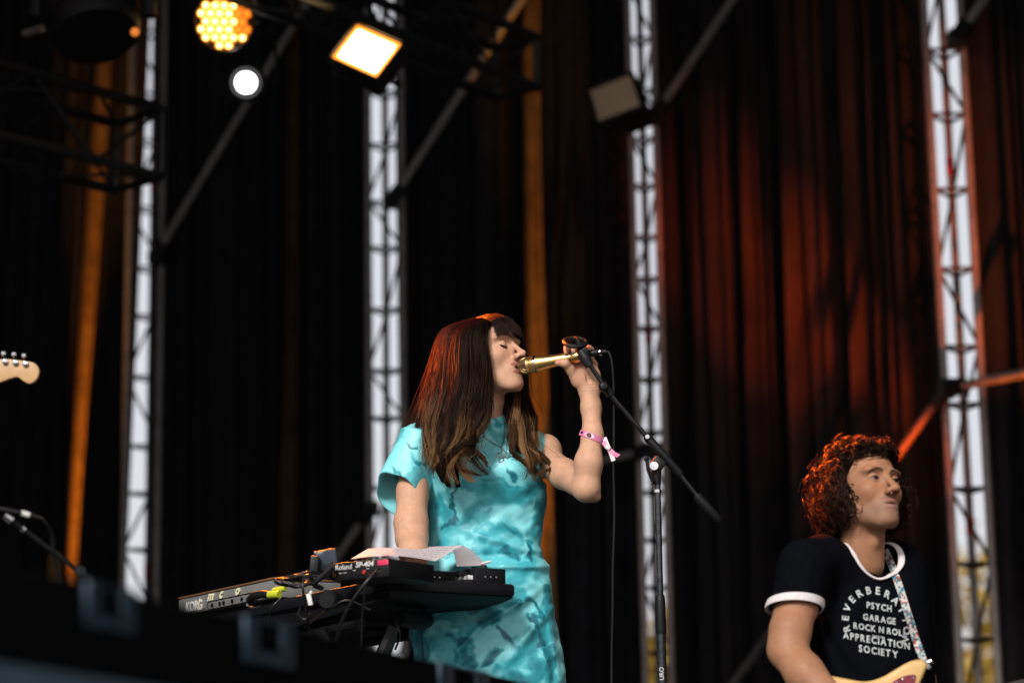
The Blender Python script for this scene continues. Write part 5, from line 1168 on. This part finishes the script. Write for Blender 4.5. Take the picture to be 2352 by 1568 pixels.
sheet_of_paper([(806, 1283, 6.02), (850, 1277, 6.03), (900, 1275, 6.05), (950, 1280, 6.07), (1000, 1288, 6.10)], [(846, 1259, 6.30), (900, 1257, 6.32), (955, 1256, 6.34), (1010, 1254, 6.37), (1064, 1251, 6.40)], paper_mat('lyric_print', 60, 7, .47), 'pale printed lyric sheet lying over the black keyboards')
sheet_of_paper([(1040, 1262, 6.24), (1044, 1276, 6.22), (1047, 1290, 6.20), (1049, 1300, 6.19)], [(1063, 1252, 6.41), (1082, 1262, 6.42), (1102, 1281, 6.41), (1121, 1297, 6.40)], paper_mat('lyric_print_dense', 6, 40, .30), 'lyric sheet curling down over the right end, in shade', nu=16)
t = thing('metal_ruler', UK(1115, 1292, 6.33), 'pale pencil lying at the right end of the slab', 'pencil'); MB().tube([UK(1108, 1293, 6.36), UK(1125, 1289, 6.34), UK(1131, 1287.5, 6.335)], [.0035, .0035, .0006], 7).build('shaft', M_pinkt if False else M_white, t); MB().tube([UK(1104, 1294, 6.365), UK(1108, 1293, 6.36)], .0037, 7).build('eraser', M_pink, t)
t.name = 'pencil'

# cables over the rear edge
M_cab = material('black_cable', (0.012, 0.012, 0.013), 0.35, 0, 0.2, 100)
def cab(pts, r, label, group='cables on the keyboard rig', n=60):
    return tag(MB().tube(spline([UK(*p) if len(p) == 3 and abs(p[0]) > 20 else Vector(p) for p in pts], n), r, 7).build('audio_cable', M_cab, None, 60), label, 'cable', group)
g = np.random.default_rng(77)
def bundle(cx, cy, Y, n, rx, ry, label, seed):
    g = np.random.default_rng(seed); pts = []
    for i in range(n):
        a = i * 1.9 + g.uniform(-.5, .5); pts.append((cx + rx * math.cos(a) * g.uniform(.6, 1.05), cy + ry * math.sin(a) * g.uniform(.5, 1.1), Y + g.uniform(-.04, .04)))
    cab(pts, .0038, label, n=n * 9)
bundle(680, 1334, 6.06, 26, 46, 15, 'tangled black cable bundle lying left of the sampler', 5); bundle(700, 1326, 6.08, 16, 44, 14, 'second coil on top of the tangled cable bundle', 6)
cab([(698, 1318, 6.04), (696, 1350, 6.02), (703, 1400, 6.05), (712, 1450, 6.1)], .0035, 'cable looping down from the tangled bundle')
cab([(872, 1306, 5.88), (848, 1328, 5.85), (812, 1375, 5.86), (785, 1425, 5.9), (772, 1470, 5.95)], .0042, 'long cable curving down left from the samplers right jack')
cab([(846, 1318, 5.88), (838, 1360, 5.9), (832, 1420, 5.95), (830, 1500, 6.0)], .0035, 'cable hanging straight down under the sampler')
cab([(895, 1400, 6.25), (910, 1430, 6.2), (918, 1460, 6.2), (908, 1490, 6.25)], .0035, 'thin cable hanging behind the stand leg')
cab([(738, 1350, 6.05), (722, 1340, 6.0), (745, 1318, 5.98), (765, 1300, 5.97)], .0075, 'thick black lead rising to the samplers left corner')
cab([(646, 1372, 6.15), (625, 1395, 6.15), (617, 1430, 6.2), (615, 1470, 6.2)], .003, 'thin cable hanging from the plug with the yellow tape')
cab([(690, 1395, 6.1), (686, 1412, 6.08), (700, 1422, 6.06), (712, 1410, 6.08)], .004, 'short loop of cable under the bundle')
cab([(866, 1304, 5.87), (862, 1322, 5.86), (872, 1312, 5.85), (890, 1302, 5.86)], .0028, 'thin loop of wire at the samplers red jack')
cab([(700, 1440, 6.1), (760, 1395, 6.0), (800, 1378, 5.98), (850, 1400, 6.0)], .003, 'slack cable drooping under the rear of the keyboards')
tp = thing('jack_plug', UK(590, 1372, 6.3), 'black jack plug with yellow green tape in the synthesizer', 'plug')
M_lime = material('lime_tape', (0.50, 0.58, 0.03), 0.5, 0, 0.1, 90)
MB().tube([UK(572, 1378, 6.33), UK(582, 1368, 6.31), UK(600, 1364, 6.29), UK(622, 1365, 6.27)], [.010, .0115, .0115, .009], 12).build('plug_body', M_rubber, tp)
MB().tube([UK(618, 1365, 6.275), UK(642, 1364, 6.25)], .0105, 12).build('tape', M_lime, tp); MB().tube([UK(628, 1356, 6.30), UK(656, 1350, 6.28)], .008, 10).build('second_tape', M_lime, tp)
MB().tube(spline([UK(575, 1380, 6.33), UK(568, 1390, 6.33), UK(585, 1396, 6.32), UK(602, 1390, 6.31)], 16), .0045, 7).build('bent_lead', M_cab, tp)
tg = thing('cable_tag', UK(712, 1372, 5.99), 'white paper tag hanging on a cable near the stand tube', 'tag'); MB().box(UK(711, 1376, 5.99), (.012, .002, .030), Matrix.Rotation(R(-12), 3, 'Y'), .0005).build('paper', M_white, tg); MB().tube([UK(716, 1356, 5.99), UK(712, 1364, 5.99)], .004, 6).build('tie', M_white, tg)

# stand
st = thing('keyboard_stand', Vector((kb(.5, .2, 0).x, kb(.5, .2, 0).y, .603)), 'black folding keyboard stand under the slab', 'keyboard stand')
zs = zt - .10
for d_ in (.06, .36): MB().tube([kb(.25, d_, zs), kb(.92, d_, zs)], .016, 10).build('support_tube', M_black, st)
for l in (.42, .80):
    MB().tube([kb(l, .05, zs), kb(l, .36, zs)], .014, 10).build('cross_arm', M_black, st)
    MB().tube([kb(l, .03, zs), kb(l, .44, .62)], .018, 8).build('leg', M_black, st); MB().tube([kb(l + .035, .40, zs), kb(l + .035, -.04, .62)], .018, 8).build('leg', M_black, st)
for d_ in (.46, -.04): MB().tube([kb(.15, d_, .625), kb(.88, d_, .625)], .016, 8).build('foot_bar', M_rubber, st)
MB().tube([UK(915, 1418, 6.25), UK(955, 1424, 6.3), UK(975, 1424, 6.34), UK(984, 1424, 6.36)], [.022, .025, .025, .018], 14).build('end_cap', M_rubber, st)
MB().lathe([(-.05, 0), (-.05, .024), (.0, .026), (.006, .022), (.006, 0)], UK(752, 1376, 6.0), (-.35, -1, -.1), 18).build('tube_cap', M_rubber, st)
MB().tube([UK(905, 1440, 6.2), UK(880, 1500, 6.2), UK(860, 1560, 6.2)], .02, 8).build('leg', M_black, st)

# ------------------------------------------------------------------ the guitarist's guitar
M_butter = material('butterscotch_lacquer', (0.66, 0.42, 0.16), 0.28, 0, 0.10, 8, coat=0.5); M_tort = material('red_tortoiseshell', (0.20, 0.012, 0.030), 0.25, 0, 0.7, 60, coat=0.4)
M_rose = material('rosewood', (0.030, 0.018, 0.014), 0.5, 0, 0.4, 60); M_maple = material('maple', (0.55, 0.33, 0.15), 0.4, 0, 0.2, 25, coat=0.2); M_nickel = material('nickel_fret', (0.7, 0.68, 0.64), 0.25, 1.0)
def slabpoly(poly, Y, th, bev, tilt=0.0):
    """closed outline (picture points at depth Y) as a bevelled solid"""
    P = [U(x, y, Y + tilt * (x - poly[0][0])) for x, y in poly]; bm = bmesh.new(); vs_ = [bm.verts.new(p) for p in P]; f = bm.faces.new(vs_)
    r = bmesh.ops.extrude_face_region(bm, geom=[f]); bmesh.ops.translate(bm, vec=(0, th, 0), verts=[v for v in r['geom'] if isinstance(v, bmesh.types.BMVert)])
    bmesh.ops.recalc_face_normals(bm, faces=bm.faces)
    if bev:
        ed = [e for e in bm.edges if abs((e.verts[0].co - e.verts[1].co).normalized().y) < .5]; bmesh.ops.bevel(bm, geom=ed, offset=bev, segments=3, profile=.5, affect='EDGES')
    bm.verts.index_update(); m = MB(); m.add([v.co.copy() for v in bm.verts], [[v.index for v in f.verts] for f in bm.faces]); bm.free(); return m
def closed(pts, n):
    P = np.array(pts, float); k = len(P); P3 = np.concatenate([P, P, P]); s = spline([(a, b, 0) for a, b in P3], 3 * n); return [tuple(v[:2]) for v in s[n:2 * n]]
gt = thing('electric_guitar', U(1980, 1680, 6.05), 'butterscotch electric guitar with red tortoiseshell pickguard held by the curly haired man', 'guitar')
out = closed([(1860, 1552), (1905, 1550), (1950, 1558), (1992, 1563), (2032, 1551), (2072, 1527), (2098, 1515), (2120, 1514), (2131, 1526), (2124, 1546), (2108, 1590), (2112, 1640), (2150, 1680), (2150, 1720), (2090, 1745), (2010, 1750), (1930, 1790), (1840, 1810), (1770, 1770), (1760, 1680), (1790, 1600)], 90)
slabpoly(out, 6.035, .044, .010).build('body', M_butter, gt)
pg = closed([(2044, 1572), (2070, 1554), (2094, 1548), (2104, 1552), (2100, 1572), (2090, 1610), (2095, 1650), (2060, 1700), (1990, 1715), (1950, 1690), (1990, 1640)], 50)
slabpoly(pg, 6.0315, .003, 0).build('pickguard', M_tort, gt)
for x, y in ((2073, 1558), (2098, 1556), (2060, 1567)): MB().lathe([(0, .003), (.001, .0015), (.001, 0)], U(x, y, 6.031), (0, -1, 0), 10).build('screw', M_chrome, gt)
n0, n1 = U(2095, 1640, 6.02), U(2520, 1540, 5.98); nd = (n1 - n0).normalized(); nw = Vector((-nd.z, 0, nd.x)) * .024
MB().add([n0 - nw, n0 + nw, n1 + nw * .85, n1 - nw * .85] + [p + Vector((0, .022, 0)) for p in (n0 - nw * .7, n0 + nw * .7, n1 + nw * .6, n1 - nw * .6)], [(0, 1, 2, 3), (7, 6, 5, 4), (0, 4, 5, 1), (1, 5, 6, 2), (2, 6, 7, 3), (3, 7, 4, 0)]).build('neck', M_rose, gt)
for i in range(20):
    f = 1 - 2 ** (-(i + 1) / 12.0) ; c = n1.lerp(n0, f * 1.28) if f * 1.28 < 1 else None
    if c: MB().tube([c - nw * .88 + Vector((0, -.001, 0)), c + nw * .88 + Vector((0, -.001, 0))], .0012, 6).build('fret', M_nickel, gt)
for i in range(6): o = nw * ((i - 2.5) / 3.2); MB().tube([n0 + o + Vector((0, -.004, 0)), n1 + o * .85 + Vector((0, -.004, 0))], .0005, 4).build('string', M_nickel, gt)
for f in (.40, .52, .63): MB().lathe([(0, .003), (.0006, 0)], n1.lerp(n0, f * 1.0) + Vector((0, -.0006, 0)), (0, -1, 0), 10).build('inlay_dot', M_cream, gt)
MB().lathe([(0, .004), (.01, .006), (.012, .009), (.014, 0)], U(2130, 1520, 6.055), (1, 0, .3), 12).build('strap_button', M_chrome, gt)
# strap: lies on the shirt, then to the horn
M_strap = material('woven_strap', (.5, .5, .5), .8); n_ = M_strap.node_tree.nodes; l_ = M_strap.node_tree.links
uvn = n_.new('ShaderNodeUVMap'); mp = n_.new('ShaderNodeMapping'); mp.inputs['Scale'].default_value = (60, 4, 1); vo = n_.new('ShaderNodeTexVoronoi'); vo.inputs['Scale'].default_value = 1.0; cr = n_.new('ShaderNodeValToRGB')
l_.new(uvn.outputs[0], mp.inputs[0]); l_.new(mp.outputs[0], vo.inputs['Vector']); sepc = n_.new('ShaderNodeSeparateColor'); l_.new(vo.outputs['Color'], sepc.inputs[0]); l_.new(sepc.outputs[0], cr.inputs[0]); cr.color_ramp.interpolation = 'CONSTANT'
for k, (p, c) in enumerate(((0, (.55, .55, .52, 1)), (.3, (.05, .22, .30, 1)), (.5, (.35, .06, .04, 1)), (.62, (.62, .60, .56, 1)), (.85, (.04, .08, .12, 1)))):
    e = cr.color_ramp.elements[0] if k == 0 else (cr.color_ramp.elements[1] if k == 1 else cr.color_ramp.elements.new(p)); e.position = p; e.color = c
l_.new(cr.outputs[0], n_['Principled BSDF'].inputs['Base Color'])
sp_ = spline([(2032, 1262, 0), (2046, 1292, 0), (2062, 1335, 0), (2078, 1385, 0), (2093, 1432, 0), (2108, 1480, 0), (2122, 1515, 0), (2136, 1534, 0)], 44)[:, :2]; V = []; UVs = []
for i, (x, y) in enumerate(sp_):
    t = np.array(sp_[min(i + 1, 43)]) - np.array(sp_[max(i - 1, 0)]); t /= np.linalg.norm(t); nx_ = np.array([t[1], -t[0]]) * (8.5 if i < 34 else 8.5 - (i - 34) * .45)
    for s_ in (-1, 1):
        p = U(x + nx_[0] * s_, y + nx_[1] * s_, 5.9); d = (p - Vector((0, 0, CAMZ))).normalized(); h = bv.ray_cast(p, d); yy = h[0] - d * .006 if h[0] is not None else U(x + nx_[0] * s_, y + nx_[1] * s_, 6.3)
        if y > 1480: w_ = min(1, (y - 1480) / 40); yy = yy.lerp(U(x + nx_[0] * s_, y + nx_[1] * s_, 6.07), w_)
        V.append(yy); UVs.append((i / 43, (s_ + 1) / 2))
so = MB().add(V, [(i * 2, i * 2 + 1, i * 2 + 3, i * 2 + 2) for i in range(43)]).build('strap', M_strap, gt, 60); uvl = so.data.uv_layers.new(name='UVMap')
for lp in so.data.loops: uvl.data[lp.index].uv = UVs[lp.vertex_index]

# ------------------------------------------------------------------ headstock of another guitar, left edge
gs = thing('electric_guitar', U(-300, 900, 6.0), 'maple guitar headstock with chrome tuners poking in at the left edge', 'guitar')
hs = closed([(-60, 835), (-20, 826), (20, 824), (60, 829), (80, 834), (90, 850), (84, 871), (68, 881), (52, 874), (40, 866), (22, 870), (0, 878), (-30, 885), (-70, 890)], 70)
slabpoly(hs, 5.98, .015, .003).build('headstock', M_maple, gs)
for x, y in ((8, 811), (32, 813), (55, 816), (-18, 809)):
    MB().lathe([(-.008, 0), (-.006, .006), (0, .0085), (.006, .006), (.008, 0)], U(x, y, 5.99), (.2, -.5, 1), 14).build('tuner_button', M_chrome, gs)
    MB().tube([U(x + 2, y + 8, 5.985), U(x + 4, y + 20, 5.975)], .0032, 8).lathe([(0, .0075), (.006, .0075), (.008, .004), (.008, 0)], U(x + 4, y + 20, 5.98), (0, -1, 0), 12).build('tuner_post', M_chrome, gs)
q0, q1 = U(-60, 862, 5.985), U(-620, 940, 5.95); qw = Vector((0, 0, .022))
MB().add([q0 - qw, q0 + qw, q1 + qw * 1.2, q1 - qw * 1.2] + [p + Vector((0, .022, 0)) for p in (q0 - qw * .7, q0 + qw * .7, q1 + qw, q1 - qw)], [(0, 1, 2, 3), (7, 6, 5, 4), (0, 4, 5, 1), (1, 5, 6, 2), (2, 6, 7, 3), (3, 7, 4, 0)]).build('neck', M_maple, gs)
bo = closed([(-560, 880), (-640, 870), (-760, 860), (-900, 850), (-960, 920), (-940, 1030), (-840, 1060), (-740, 1040), (-660, 1060), (-570, 1040), (-580, 980)], 60); slabpoly(bo, 5.965, .042, .008).build('body', M_butter, gs)
sd = thing('guitar_stand', Vector((U(-760, 1000, 6.0).x, 6.03, .003)), 'black guitar stand just outside the left edge', 'guitar stand'); cxx = U(-760, 1040, 6.0)
MB().tube([(cxx.x, 6.03, .02), (cxx.x, 6.03, cxx.z - .03)], .014, 10).build('pole', M_black, sd); MB().tube([(cxx.x - .1, 5.95, cxx.z - .02), (cxx.x - .1, 6.03, cxx.z - .04), (cxx.x + .1, 6.03, cxx.z - .04), (cxx.x + .1, 5.95, cxx.z - .02)], .012, 8).build('cradle', M_rubber, sd)
for k in range(3): a = k * 2.094; MB().tube([(cxx.x, 6.03, .3), (cxx.x + .35 * math.cos(a), 6.03 + .35 * math.sin(a), .018)], .011, 8).build('leg', M_black, sd)

# ------------------------------------------------------------------ low boom stand, bottom left
bs = thing('microphone_stand', U(185, 1315, 5.5), 'thin boom stand with a taped cable at the lower left edge', 'microphone stand')
A, B = U(18, 1188, 5.45), U(190, 1318, 5.55); MB().tube([A, B, B + (B - A) * .25], .0055, 10).build('boom_tube', M_black, bs)
MB().lathe([(-.010, 0), (-.010, .009), (.010, .011), (.014, 0)], A, B - A, 14).build('boom_tip', M_chrome, bs); MB().lathe([(-.004, .0085), (.004, .0085)], A.lerp(B, .2), B - A, 12).build('ring', M_chrome, bs)
MB().lathe([(-.012, 0), (-.008, .010), (.004, .012), (.010, 0)], U(186, 1311, 5.53), (0, -1, .3), 14).build('knob', M_plastic, bs)
bz = B + (B - A) * .1; MB().tube([bz, (bz.x + .02, bz.y, .03)], .010, 10).build('upright', M_black, bs)
for k in range(3): a = k * 2.094; MB().tube([(bz.x + .02, bz.y, .08), (bz.x + .02 + .28 * math.cos(a), bz.y + .28 * math.sin(a), .012)], .008, 8).build('leg', M_black, bs)
lc = thing('microphone_cable', U(60, 1180, 5.45), 'black cable with a white tape band at the lower left edge', 'cable')
MB().tube(spline([U(-60, 1158, 5.42), U(0, 1168, 5.43), U(60, 1180, 5.45), U(100, 1195, 5.47), (U(120, 1230, 5.5)), U(123, 1275, 5.52), U(140, 1340, 5.55), U(150, 1460, 5.55)], 60), .0042, 8).build('wire', M_cab, lc)
MB().tube([U(48, 1177, 5.448), U(68, 1183, 5.452)], .0062, 10).build('tape', M_white, lc)

# ------------------------------------------------------------------ black road case in the foreground
P0 = U(180, 1330, 3.1); zc_ = P0.z; dd_ = U(1230, 1568, 1.0); Y1 = (zc_ - CAMZ) / (dd_.z - CAMZ); P1 = U(1230, 1568, Y1)
fd = Vector((P1.x - P0.x, P1.y - P0.y, 0)); fl_ = fd.length; fd.normalize(); fn = Vector((fd.y, -fd.x, 0)); fn = fn if fn.y < 0 else -fn
P00 = P0 - fd * 0.9; TL = fl_ + 1.4; FM = Matrix((fd, -fn, UZ)).transposed()
case = thing('road_case', Vector((P00.x, P00.y, .003)) + fd * TL / 2, 'long black road case blurred in the foreground with square dishes', 'case')
M_case = material('black_case_laminate', (0.0022, 0.0025, 0.003), 0.9, 0, 0.3, 8, spec=0.03)
M_dish = material('blued_steel_dish', (0.015, 0.036, 0.058), 0.5, 0.2, 0.4, 30)
cmid = P00 + fd * TL / 2; hgt = zc_ - .02
MB().box(Vector((cmid.x, cmid.y, zc_ - hgt / 2)) - fn * .25, (TL, .5, hgt), FM, .012).build('shell', M_case, case)
def onface(px, py):
    d = (U(px, py, 1.0) - Vector((0, 0, CAMZ))); t = ((P0 - Vector((0, 0, CAMZ))).dot(fn)) / d.dot(fn); return Vector((0, 0, CAMZ)) + d * t
for px, py in ((247, 1396), (613, 1478), (1062, 1584)):
    c = onface(px, py); W = (onface(px + 55, py) - onface(px - 55, py)).dot(fd); H = (onface(px, py - 52) - onface(px, py + 52)).z; t_ = MB()
    for s_ in (-1, 1): t_.box(c + fd * s_ * W * .38 + fn * .004, (W * .27, .008, H), FM, .002)
    t_.box(c - UZ * H * .34 + fn * .004, (W * .50, .008, H * .32), FM, .002); t_.box(c + UZ * H * .46 + fn * .003, (W * .50, .006, H * .07), FM, .002); t_.build('handle_dish', M_dish, case)
    MB().tube([c + fd * -.02 + fn * .006, c + fd * .02 + fn * .006], .004, 8).build('latch', M_case, case)
lo_ = onface(0, 1524); bz_ = lo_.z
MB().box(Vector((cmid.x, cmid.y, bz_ - .10)) + fn * .006, (TL * .999, .012, .20), FM, .003).build('skirt_rail', material('blue_grey_rail', (.035, .065, .088), .6, .1, .3, 10), case)
